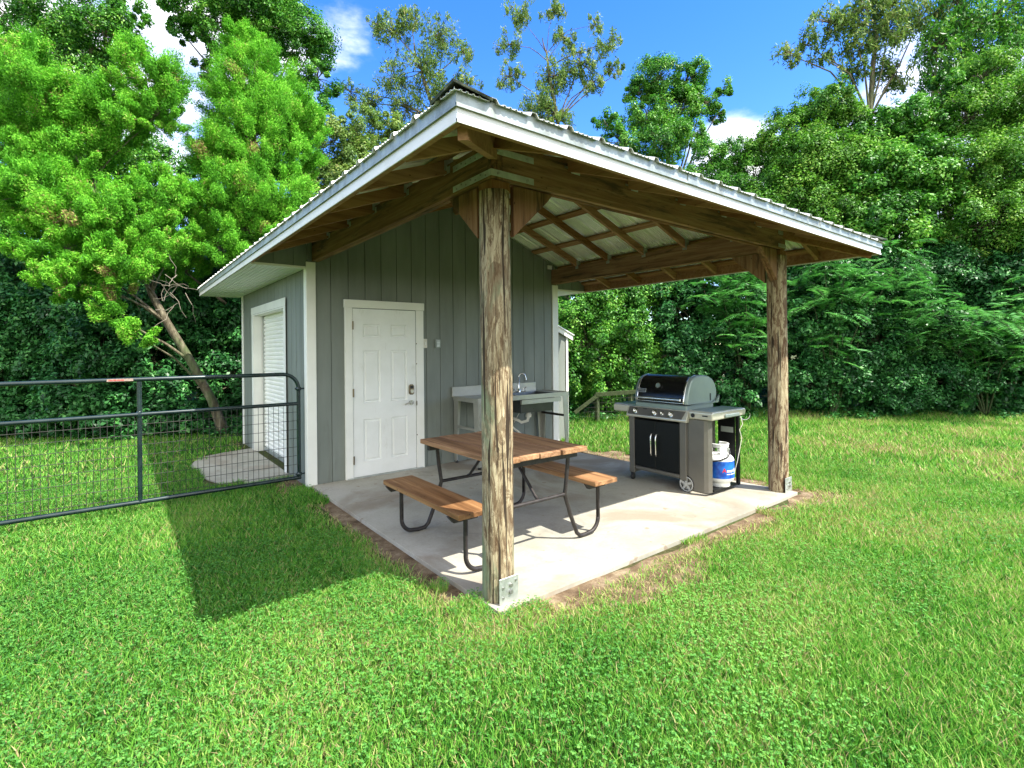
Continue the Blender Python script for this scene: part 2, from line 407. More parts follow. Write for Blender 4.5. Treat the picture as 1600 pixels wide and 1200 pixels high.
def front_door():
    x0, x1, z1 = .512, 1.342, 2.045
    d = MB(); cols = [(x0 + .125, x0 + .345), (x0 + .485, x0 + .705)]; rows = [(.19, .70), (.90, 1.54), (1.70, 1.86)]
    # slab as a grid of stiles and rails round sunk panels
    xs = [x0, *cols[0], *cols[1], x1]; zs = [.015] + [z for r in rows for z in r] + [z1]; yf = -.030
    for i in range(5):
        for j in range(7):
            if i in (1, 3) and j in (1, 3, 5): continue
            d.box(xs[i], xs[i + 1], yf, -.001, zs[j], zs[j + 1])
    # weld visually: one mesh, panels modelled as raised fields in a sunk moulding
    slab = d.build('door', 'door_paint', B)
    for c in cols:
        for r in rows:
            p = MB(); a, b = c; e, f = r
            def ring(k, y): return [(a + k, y, e + k), (b - k, y, e + k), (b - k, y, f - k), (a + k, y, f - k)]
            rs = [ring(0, yf), ring(.010, yf + .014), ring(.020, yf + .014), ring(.036, yf + .003)]
            for q in range(3): p.add(rs[q] + rs[q + 1], [(i, (i + 1) % 4, 4 + (i + 1) % 4, 4 + i) for i in range(4)])
            p.add(rs[3], [(0, 1, 2, 3)]); p.build('door_panel', 'door_paint', slab)
    for z in (.22, 1.03, 1.84):
        m = MB(); m.tube([(x0 - .004, -.045, z - .05), (x0 - .004, -.045, z + .05)], .008, 8); m.box(x0 - .004, x0 + .008, -.040, -.031, z - .05, z + .05); m.build('hinge', 'bronze', slab)
    m = MB(); kx = 1.272
    m.prism([(kx - .034, -.031, .985), (kx - .02, -.031, .965), (kx + .02, -.031, .965), (kx + .034, -.031, .985), (kx + .034, -.031, 1.075), (kx + .018, -.031, 1.098), (kx - .018, -.031, 1.098), (kx - .034, -.031, 1.075)], (0, -.022, 0))
    lock = m.build('deadbolt', 'bronze', slab, .004); m = MB(); m.disc((kx, -.053, 1.008), (0, -1, 0), .024, .014); m.build('thumb_turn', 'satin_nickel', lock)
    m = MB()
    m.box(kx - .022, kx + .022, -.056, -.0525, 1.045, 1.08); m.build('keypad', 'black_plastic', lock)
    m = MB(); m.disc((kx, -.031, .862), (0, -1, 0), .033, .012); m.tube([(kx, -.04, .862), (kx, -.078, .862)], .012); m.tube([(kx + .006, -.078, .864), (kx - .03, -.080, .866), (kx - .075, -.076, .856), (kx - .105, -.070, .842)], [.012, .011, .009, .007])
    m.build('door_handle', 'satin_nickel', slab)
    f = MB(); f.box(.417, x0 - .006, -.040, -.001, -.01, z1 + .006); f.box(x1 + .006, 1.455, -.040, -.001, -.01, z1 + .006); f.box(.409, 1.463, -.046, -.001, z1 + .007, z1 + .103)
    fr = f.build('door_frame', 'white_trim', B, .002)
    m = MB(); m.box(x0 - .005, x1 + .005, -.028, -.001, z1 + .0005, z1 + .0065); m.box(x1 + .0005, x1 + .0055, -.028, -.001, 0, z1); m.box(x0 - .0055, x0 - .0005, -.028, -.001, 0, z1); m.build('weather_strip', 'black_plastic', fr)
    for z in (.85, 1.36, 1.62, .44): MB().box(x1 + .002, x1 + .012, -.0435, -.0405, z - (.03 if z == .85 else .008), z + (.03 if z == .85 else .008)).build('strike_plate', 'bronze', fr)
    MB().box(x0 - .08, x1 + .09, -.055, -.002, .001, .013).build('sill', 'galvanised', fr)
    # switch and covered outlet beside the door
    m = MB().box(1.466, 1.522, -.014, -.001, 1.565, 1.685); sw = m.build('light_switch', 'white_plastic', B, .003); MB().box(1.486, 1.502, -.024, -.0145, 1.605, 1.645).build('toggle', 'white_trim', sw)
    m = MB().box(1.637, 1.717, -.030, -.001, 1.562, 1.682); bx = m.build('outlet_cover', 'box_grey', B, .004)
    m = MB(); m.box(1.652, 1.702, -.034, -.0305, 1.66, 1.666); m.box(1.655, 1.699, -.036, -.0305, 1.578, 1.615); m.box(1.655, 1.699, -.036, -.0305, 1.62, 1.65); m.build('outlet_flap', 'galvanised', bx)
front_door()

def roll_door():
    x = .145
    m = MB(); n = 34; pts = []
    h = (RDZ - (-.03)) / n
    for i in range(n):
        z = -.03 + i * h
        pts += [(x, z), (x - .014, z + h * .22), (x - .016, z + h * .62), (x - .002, z + h * .84), (x, z + h * .9)]
    pts.append((x, RDZ))
    for (a, z), (b, q) in zip(pts, pts[1:]): m.add([(a, RD0, z), (b, RD0, q), (b, RD1, q), (a, RD1, z)], [(0, 1, 2, 3)])
    rd = m.build('roll_up_door', 'white_trim', B)
    MB().box(x - .028, x + .01, RD0 + .01, RD1 - .01, -.014, .03).build('bottom_rail', 'galvanised', rd)
    j = MB(); j.box(-.019, x + .02, RD0 - .0185, RD0 - .001, -.045, RDZ); j.box(-.019, x + .02, RD1 + .001, RD1 + .0185, -.045, RDZ); j.box(-.019, x + .02, RD0 - .0185, RD1 + .0185, RDZ + .001, RDZ + .019)
    fr = j.build('door_frame', 'white_trim', B)
    t = MB(); t.box(-.024, -.0195, RD0 - .105, RD0 - .0005, -.045, RDZ + .02); t.box(-.024, -.0195, RD1 + .0005, RD1 + .105, -.045, RDZ + .02); t.box(-.027, -.0195, RD0 - .112, RD1 + .112, RDZ + .021, RDZ + .126)
    t.build('casing', 'white_trim', fr, .002)
    for a in (RD0, RD1 - .03): MB().box(x - .03, x + .001, a, a + .03, -.04, RDZ).build('guide_track', 'galvanised', rd)
roll_door()

def roof():
    # ribbed sheets, one per slope
    prof = []; P_ = .229
    def prof_at(u):      # height of rib above the pan
        t = (u / P_) % 1.0
        if t < .07: return .021 * min(1, t / .045) if t < .045 else .021
        if t < .16: return .021
        if t < .23: return .021 * (1 - (t - .16) / .07)
        for c in (.36, .50, .64, .78):
            if abs(t - c) < .035: return .007
        return 0
    def us(a, b):
        out = []; k0 = math.floor(a / P_)
        k = k0
        while k * P_ < b:
            for t in (0, .045, .16, .23, .324, .345, .375, .396, .464, .485, .515, .536, .604, .625, .655, .676, .744, .765, .795, .816):
                u = (k + t) * P_
                if a < u < b: out.append(u)
            k += 1
        return [a] + out + [b]
    ov = .035      # drip past the fascia
    def sheet(kind):
        m = MB(); a, b = (EY0 - ov, EY1 + ov) if kind != 'front' else (EX0 - ov, EX1 + ov)
        nodes = us(a, b)
        brk = [HY] if kind != 'front' else [RX]
        nodes = sorted(set(nodes + brk)); rows = []
        for u in nodes:
            h = prof_at(u)
            smax = min(HALF, u - EY0) if kind != 'front' else min(u - EX0, EX1 - u)
            s0 = -ov; smax = max(smax, s0 + .001); col_ = []
            for s in (s0, smax):
                z = Z0 + S * s + h + .002
                if kind == 'left': col_.append((EX0 + s, u, z))
                elif kind == 'right': col_.append((EX1 - s, u, z))
                else: col_.append((u, EY0 + s, z))
            rows.append(col_)
        for r0, r1 in zip(rows, rows[1:]): m.add([r0[0], r1[0], r1[1], r0[1]], [(0, 1, 2, 3)])
        o = m.build('roof_sheet', 'roof_metal', rf)
        sol = o.modifiers.new('thickness', 'SOLIDIFY'); sol.thickness = .0015; sol.offset = 0
        return o
    rf = MB().bar((RX, HY, rz(RX) - .09), (RX, EY1 - .05, rz(RX) - .09), .04, .14).build('roof', 'frame_lumber_y', B)
    for k in ('left', 'right', 'front'): sheet(k)
    # caps
    zr = rz(RX) + .022
    m = MB(); m.add([(RX - .16, HY - .05, zr - .16 * S + .004), (RX, HY - .05, zr + .012), (RX + .16, HY - .05, zr - .16 * S + .004), (RX - .16, EY1 + .04, zr - .16 * S + .004), (RX, EY1 + .04, zr + .012), (RX + .16, EY1 + .04, zr - .16 * S + .004)], [(0, 1, 4, 3), (1, 2, 5, 4)])
    o = m.build('ridge_cap', 'old_cap', rf); o.modifiers.new('t', 'SOLIDIFY').thickness = .006
    for sx in (1, -1):
        cx0 = EX0 if sx == 1 else EX1; m = MB(); rows = []; n = 16
        for i in range(n + 1):
            t = i / n; s = -.05 + (HALF + .05) * t; wv = .004 * math.sin(i * 2.3) + random.uniform(-.004, .004)
            c = Vector((cx0 + sx * s, EY0 + s, Z0 + S * s + .048 + wv)); k = .19 + random.uniform(-.012, .012)
            # wings lie on the two neighbouring slopes
            a = c + Vector((0, k, 0)) + Vector((0, 0, -.018)); b = c + Vector((sx * k, 0, 0)) + Vector((0, 0, -.018))
            if i == 0: c.z -= .008; a.z -= .012; b.z -= .012
            rows.append((a, c, b))
        for r0, r1 in zip(rows, rows[1:]): m.add([*r0, *r1], [(0, 1, 4, 3), (1, 2, 5, 4)])
        o = m.build('hip_cap', 'old_cap', rf); o.modifiers.new('t', 'SOLIDIFY').thickness = .012
    # fascia: brown sub-fascia, white face, metal drip edge above
    m = MB(); t = .038; i0 = .004
    m.box(EX0 + i0, EX0 + t, EY0 + i0, EY1 - .02, 2.492, 2.596); m.box(EX1 - t, EX1 - i0, EY0 + i0, EY1 - .02, 2.492, 2.596); m.box(EX0 + t + .001, EX1 - t - .001, EY0 + i0, EY0 + t, 2.492, 2.596)
    m.build('subfascia', 'frame_lumber_x', B)
    def band(name, mat, off, z0, z1, th, lip=None):
        for (x0, y0, x1, y1, nx, ny) in ((EX0, EY0, EX0, EY1, -1, 0), (EX0, EY0, EX1, EY0, 0, -1), (EX1, EY0, EX1, EY1, 1, 0)):
            m = MB()
            if nx: 
                xa, xb = sorted((x0 + nx * (off - th), x0 + nx * off)); m.box(xa, xb, EY0 - off, EY1, z0, z1)
                if lip: xa, xb = sorted((x0 + nx * (off + .001), x0 + nx * (off + lip))); m.box(xa, xb, EY0 - off - lip, EY1, z0 - .004, z0 + .010)
            else:
                m.box(EX0 - off + th + .0005, EX1 + off - th - .0005, y0 - off, y0 - off + th, z0, z1)
                if lip: m.box(EX0 - off - lip, EX1 + off + lip, y0 - off - lip, y0 - off - .001, z0 - .0045, z0 + .0095)
            m.build(name, mat, B)
    band('fascia', 'fascia_white', .004, 2.486, 2.560, .006, .005)
    band('drip_edge', 'drip_metal', .014, 2.548, 2.612, .004, .004)
    # seams in the front band
    for x in (1.05, 3.0): MB().box(x, x + .10, EY0 - .0195, EY0 - .0145, 2.545, 2.613).build('drip_joint', 'drip_metal', B)
    # rafters
    nz_ = Vector((0, 0, 1)); cs = math.cos(math.atan(S)); dp = .082
    def raf(P, s0, s1, up, nm='rafter', wd=.040):
        off = .031 / cs + (dp / 2) / cs + .006
        a = Vector(P(s0)); b = Vector(P(s1)); a.z = Z0 + S * s0 - off; b.z = Z0 + S * s1 - off
        ax = 'x' if abs(b.x - a.x) > abs(b.y - a.y) else 'y'
        MB().bar(a, b, wd, dp).build(nm, 'frame_lumber_' + ax, B)
    for y in (-3.62, -3.0, -2.39, -1.78, -1.17, -.57):
        s1 = min(HALF - .03, y - EY0 - .06)
        raf(lambda s: (EX0 + s, y, 0), .045, s1, None); raf(lambda s: (EX1 - s, y, 0), .045, s1, None)
    for x in (.02, .71, 1.34, RX, 2.62, 3.28, 3.92):
        s1 = min(x - EX0, EX1 - x, HALF - .02) - .06
        raf(lambda s: (x, EY0 + s, 0), .045, s1, None)
    for sx, c0 in ((1, EX0), (-1, EX1)):
        off = .05 + .07; a = Vector((c0 + sx * .06, EY0 + .06, Z0 + S * .06 - off)); b = Vector((RX - sx * .02, HY - .02, Z0 + S * HALF - off))
        MB().bar(a, b, .045, .13).build('hip_rafter', 'frame_lumber_x', B)
    MB().bar((RX, HY, rz(RX) - .12), (RX, -.03, rz(RX) - .12), .038, .15).build('ridge_board', 'frame_lumber_y', B)
    # purlins, laid flat on the rafters
    th = .028; c = .003 + th / 2
    for s in (.08, .62, 1.16, 1.70, 2.24):
        z = Z0 + S * s - c - .003
        n1 = Vector((-S, 0, 1)); n2 = Vector((S, 0, 1)); n3 = Vector((0, -S, 1))
        MB().bar((EX0 + s, EY0 + s + .03, z), (EX0 + s, -.016, z), .085, th, n1).build('purlin', 'frame_lumber_y', B)
        MB().bar((EX1 - s, EY0 + s + .03, z), (EX1 - s, -.016, z), .085, th, n2).build('purlin', 'frame_lumber_y', B)
        MB().bar((EX0 + s + .05, EY0 + s, z), (EX1 - s - .05, EY0 + s, z), .085, th, n3).build('purlin', 'frame_lumber_x', B)
roof()

PA = (.13, -D_); PB = (3.86, -D_); PR = .096
BZ0, BZ1 = 2.565, 2.785
def posts_beams():
    nz = Noise2(8)
    for (px, py), mat, lab in ((PA, 'pole_near', 'near round post, pale and streaked with green algae'), (PB, 'pole_far', 'far round post, darker brown with torn patches')):
        m = MB(); n = 40; rows = 60; vs = []
        for i in range(rows + 1):
            z = -.02 + (BZ0 - .06 + .02) * i / rows
            for k in range(n):
                a = 2 * math.pi * k / n
                q = float(nz(np.array(k / n * 9 + px), np.array(z * 1.6), 2)); g = float(nz(np.array(k / n * 40 + px), np.array(z * .7), 2))
                r = PR * (1.02 - .02 * z / 2.5) + .006 * (q - .5) - (.004 if g > .66 else 0)
                vs.append((px + r * math.cos(a) + .004 * math.sin(z * 1.7), py + r * math.sin(a), z))
        m.add(vs, [(i * n + k, i * n + (k + 1) % n, (i + 1) * n + (k + 1) % n, (i + 1) * n + k) for i in range(rows) for k in range(n)], True)
        m.add(vs[-n:], [tuple(range(n))])
        p = m.build('post', mat, B); p['label'] = lab
        MB().box(px - .072, px + .072, py - .068, py + .072, BZ0 - .061, BZ0 - .002).build('post_head', 'frame_lumber_z', p, .004)
        # steel bracket at the foot
        bx = px + (.005 if px < 1 else .0); y = py - PR
        m = MB(); m.box(bx - .072, bx + .074, y - .009, y - .003, -.002, .155)
        pl = m.build('foot_bracket', 'galvanised', p, .002); m = MB()
        for dx, z, r in ((.01, .065, .013), (-.045, .10, .006), (.05, .125, .006), (-.045, .04, .006), (.012, .105, .011)): MB().disc((bx + dx, y - .010, z), (0, -1, 0), r, r, 7).build('bolt', 'steel_bolt', pl)
    # beams: two plies each
    for i, x in enumerate((.072, .114)): MB().bar((x, -3.535, 2.680), (x, -.004, 2.680 - .003 * i), .038, .225).build('beam', 'old_beam_y', B, .004)
    for i, y in enumerate((-3.515, -3.473)): MB().bar((.136, y, 2.680), (3.905, y, 2.680 - .012 * i), .038, .225).build('beam', 'old_beam_x', B, .004)
    MB().bar((.05, -3.515, 2.680), (.0525, -3.515, 2.680), .038, .225).build('beam_end', 'old_beam_x', B)
    for i, (xa, xb) in enumerate(((3.775, 3.84), (3.817, 3.882))): MB().bar((xb, -3.45, 2.680), (xa, -.004, 2.680 - .004 * i), .038, .225).build('beam', 'old_beam_y', B, .004)
    # triangular knee gussets
    def gus(pts, d): MB().prism(pts, d).build('knee_brace', 'old_beam_z', B, .003)
    gus([(.235, -3.515, 2.556), (.57, -3.515, 2.556), (.52, -3.515, 2.50), (.235, -3.515, 2.235)], (0, .036, 0))
    gus([(.075, -3.345, 2.556), (.075, -3.01, 2.556), (.075, -3.06, 2.50), (.075, -3.345, 2.235)], (.036, 0, 0))
    gus([(3.755, -3.515, 2.556), (3.42, -3.515, 2.556), (3.47, -3.515, 2.50), (3.755, -3.515, 2.235)], (0, .036, 0))
    gus([(3.755, -3.472, 2.556), (3.44, -3.472, 2.556), (3.49, -3.472, 2.50), (3.755, -3.472, 2.235)], (0, .030, 0))
    gus([(3.85, -3.355, 2.556), (3.85, -2.98, 2.556), (3.85, -3.03, 2.50), (3.85, -3.355, 2.225)], (-.036, 0, 0))
    # straps round the outer corners
    for z in (2.735, 2.600):
        m = MB(); m.box(.049, .385, -3.5385, -3.5355, z - .02, z + .02); m.box(.0485, .0515, -3.5355, -3.10, z - .02, z + .02)
        st = m.build('corner_strap', 'galvanised', B, .001); q = MB()
        for x in (.10, .33): MB().disc((x, -3.5387, z), (0, -1, 0), .009, .005, 8).build('bolt', 'steel_bolt', st)
        for i in range(7): MB().disc((.0483, -3.48 + i * .055, z + (.008 if i % 2 else -.008)), (-1, 0, 0), .006, .004, 7).build('bolt', 'steel_bolt', st)
        m = MB(); m.box(3.74, 3.907, -3.5385, -3.5355, z - .02, z + .02); m.box(3.9065, 3.9095, -3.5355, -3.42, z - .02, z + .02); st = m.build('corner_strap', 'galvanised', B, .001)
        q = MB()
        for i in range(3): MB().disc((3.77 + i * .045, -3.5387, z), (0, -1, 0), .005, .004, 7).build('bolt', 'steel_bolt', st)
    # rafter ties
    for x in (.71, 1.34, RX, 2.62, 3.28):
        m = MB(); m.box(x + .012, x + .095, -3.5375, -3.5355, 2.728, 2.768); m.box(x + .021, x + .024, -3.56, -3.50, 2.75, 2.86); m.box(x - .05, x + .02, -3.5375, -3.5355, 2.752, 2.768); m.build('rafter_tie', 'galvanised', B)
    for y in (-3.0, -2.39, -1.78, -1.17, -.57):
        m = MB(); m.box(.0505, .0525, y - .06, y + .02, 2.728, 2.775); m.box(.03, .10, y - .0245, y - .0215, 2.75, 2.86); m.build('rafter_tie', 'galvanised', B)
        m = MB(); xx = 3.775 + (-y) * .019 - .021; m.box(xx - .003, xx - .001, y - .03, y + .03, 2.74, 2.80); m.box(xx - .03, xx + .05, y - .0245, y - .0215, 2.77, 2.86); m.build('rafter_tie', 'galvanised', B)
    MB().box(3.66, 3.75, -.030, -.014, 2.80, 2.86).build('blocking', 'white_trim', B)
posts_beams()

def lean_to():
    y0, y1, x0, x1 = .38, 2.2, W_ + .02, 4.46
    zt = lambda u: 2.06 - (u - W_) * .42
    w = siding('lean_to', x0, x1, lambda u: (u, y0), lambda u: -.05, lambda u: zt(u), [], B, first=4.02, pitch=.2)
    siding('side_panel', y0, y1, lambda u: (x1, u), lambda u: -.05, lambda u: zt(x1), [], w, nrm=(1, 0, 0))
    MB().box(x1 - .035, x1 + .012, y0 - .018, y0 - .001, -.05, zt(x1) - .06).build('corner_board', 'white_trim', w)
    m = MB(); m.prism([(x0, y0 - .05, zt(x0) - .085), (x1 + .10, y0 - .05, zt(x1 + .1) - .085), (x1 + .10, y0 - .05, zt(x1 + .1)), (x0, y0 - .05, zt(x0))], (0, .03, 0)); m.build('fascia', 'white_trim', w)
    m = MB(); m.prism([(x0, y0 - .07, zt(x0) + .002), (x1 + .12, y0 - .07, zt(x1 + .12) + .002), (x1 + .12, y0 - .07, zt(x1 + .12) + .02), (x0, y0 - .07, zt(x0) + .02)], (0, y1 - y0, 0)); m.build('roof', 'roof_metal', w)
    m = MB(); m.box(W_ + .02, x1 - .0365, y0 - .006, y0 - .001, -.05, zt(x1) - .06)
lean_to()

# ---------------------------------------------------------------- picnic table
def picnic_table():
    cx, y0, y1 = .785, -3.18, -2.02
    T = empty('picnic_table', (cx, -2.6, 0), 'picnic table of golden brown planks with attached benches on black bent-tube legs', 'picnic table')
    xs = [.35, .545, .735, .945, 1.215]
    top = None
    for i in range(4):
        dz = (0, .002, -.001, .001)[i]; e = (0, .012, .004, -.014)[i]
        MB().box(xs[i] + .003, xs[i + 1] - .003, y0 + e, y1 + (0, .01, -.006, .004)[i], .722 + dz, .760 + dz).build('top_plank', 'table_lumber_y', T, .005, 2)
    for xa, xb in ((.01, .275), (1.295, 1.56)): MB().box(xa, xb, y0 - .02, y1 + .0, .422, .460).build('bench_seat', 'table_lumber_y', T, .005, 2)
    for y in (-3.09, -2.11):
        fr = MB(); fr.bar((.385, y, .695), (1.185, y, .695), .034, .050); 
        sgn = 1
        cr = MB()
        for s in (-1, 1):
            P = lambda a, z: (cx + s * a, y, z)
            pts = [P(.655, .405), P(.655, .13)] + arc(P(.545, .13), .11, 0, -72, (s, 0, 0), (0, 0, 1), 7) + [P(.50, .016)]
            pts += [P(.44, .020), P(.405, .05), P(.33, .22), P(.275, .385), P(.30, .55), P(.315, .70)]
            # rounded bottom: out of the arc, along the floor, up into the leg
            MB().tube(pts, .0165, 12).build('leg', 'table_tube', T)
            MB().prism([P(.52, .421), P(.785, .421), P(.745, .374), P(.555, .374)], (0, .032, 0)).build('seat_bracket', 'table_tube', T)
        MB().tube([(cx - .275, y, .385), (cx + .275, y, .385)], .0145, 10).build('cross_bar', 'table_tube', T)
        fr.build('top_bracket', 'table_tube', T)
        d = 1 if y < -2.6 else -1
        MB().tube([(cx, y, .392), (cx, y + d * .035, .41), (cx, y + d * .33, .70)], .0125, 10).build('brace', 'table_tube', T)
        MB().box(cx - .10, cx + .10, y + d * .33 - .02, y + d * .33 + .02, .712, .7205).build('brace_plate', 'table_tube', T)
picnic_table()

# ---------------------------------------------------------------- sink table
def sink_table():
    x0, x1, y0, y1, H = 1.90, 3.50, -.64, -.04, .90
    T = empty('outdoor_sink', (2.7, -.34, 0), 'stainless steel work table with a sunk basin and gooseneck tap against the shed wall', 'sink table')
    bx0, bx1, by0, by1 = 2.66, 3.30, -.56, -.14
    m = MB(); m.box(x0, bx0, y0, y1, H - .035, H); m.box(bx1, x1, y0, y1, H - .035, H); m.box(bx0, bx1, y0, by0, H - .035, H); m.box(bx0, bx1, by1, y1, H - .035, H)
    m.box(x0, x1, y0 - .004, y0 - .001, H - .05, H + .012); m.box(x1 + .001, x1 + .004, y0, y1, H - .05, H + .012); m.box(x0 - .004, x0 - .001, y0, y1, H - .05, H + .006)
    m.build('table_top', 'stainless', T)
    m = MB(); z = H - .25
    m.add([(bx0, by0, H), (bx1, by0, H), (bx1, by1, H), (bx0, by1, H), (bx0 + .03, by0 + .03, z), (bx1 - .03, by0 + .03, z), (bx1 - .03, by1 - .03, z), (bx0 + .03, by1 - .03, z)], [(4, 5, 6, 7), (0, 1, 5, 4), (1, 2, 6, 5), (2, 3, 7, 6), (3, 0, 4, 7)])
    o = m.build('basin', 'basin_steel', T); o.modifiers.new('t', 'SOLIDIFY').thickness = .003
    m = MB(); m.box(1.885, 3.385, y1 + .002, y1 + .030, H - .01, 1.03); m.build('backsplash', 'stainless', T, .003)
    # tapered folded legs
    for cx_, cy_, sx, sy in ((x0, y0, 1, 1), (x1, y0, -1, 1), (x0, y1, 1, -1), (x1, y1, -1, -1)):
        m = MB(); t = .006
        a = [(cx_ + sx * .004, cy_ + sy * .003, H - .052), (cx_ + sx * .115, cy_ + sy * .003, H - .052), (cx_ + sx * .055, cy_ + sy * .003, .03), (cx_ + sx * .004, cy_ + sy * .003, .03)]
        m.prism(a, (0, sy * t, 0))
        b = [(cx_ + sx * .004, cy_ + sy * .010, H - .052), (cx_ + sx * .004, cy_ + sy * .12, H - .052), (cx_ + sx * .004, cy_ + sy * .06, .03), (cx_ + sx * .004, cy_ + sy * .010, .03)]
        m.prism(b, (sx * t, 0, 0)); lg = m.build('leg', 'stainless', T)
        MB().lathe((cx_ + sx * .03, cy_ + sy * .03, 0), (0, 0, 1), [(.001, .001), (.022, .001), (.018, .02), (.010, .031)], 12).build('foot', 'black_plastic', lg)
    m = MB(); m.bar((x0 + .02, y0 + .03, .50), (x0 + .02, y1 - .03, .50), .03, .03); m.build('stretcher', 'stainless', T)
    m = MB(); m.bar((x1 - .02, y0 + .03, .56), (x1 - .02, y1 - .03, .56), .03, .03); m.build('stretcher', 'table_tube', T)
    m = MB(); m.bar((x1 - .03, y0 + .03, .06), (x1 - .03, y1 - .03, .06), .03, .04); m.build('stretcher', 'table_tube', T)
    MB().box(2.63, 3.37, y0 + .02, y0 + .05, H - .12, H - .06).build('front_rail', 'stainless', T)
    m = MB(); m.tube([(2.98, -.34, z - .003), (2.98, -.34, .57), (2.98, -.32, .50), (2.93, -.24, .47), (2.90, -.20, .50), (2.88, -.12, .52), (2.88, -.052, .52)], .022, 12); m.lathe((2.98, -.34, .555), (0, 0, 1), [(.04, .0), (.045, .03), (.03, .07)], 14)
    m.build('drain_pipe', 'white_plastic', T)
    m = MB(); m.tube([(3.36, -.10, .04), (2.78, -.09, .46)], .014, 8); m.tube([(3.0, -.06, .90), (3.01, -.10, .6), (2.94, -.055, .45)], .007, 6); m.build('supply_pipe', 'white_plastic', T)
    fx = 2.985
    m = MB(); m.lathe((fx, -.115, H + .001), (0, 0, 1), [(.03, 0), (.028, .03), (.014, .05)], 14); m.tube([(fx, -.115, H + .04), (fx, -.115, H + .22)] + arc((fx + .055, -.125, H + .22), .055, 180, 15, (1, -.25, 0), (0, 0, 1), 9) + [(fx + .118, -.145, H + .18)], .010, 10)
    f = m.build('tap', 'chrome', T); m = MB(); m.box(fx - .11, fx + .11, -.14, -.09, H + .0015, H + .022); m.tube([(fx - .09, -.115, H + .02), (fx - .09, -.115, H + .055), (fx - .13, -.14, H + .07)], .009, 8); m.tube([(fx + .09, -.115, H + .02), (fx + .09, -.115, H + .055), (fx + .13, -.14, H + .07)], .009, 8); m.build('tap_handle', 'chrome', f)
sink_table()

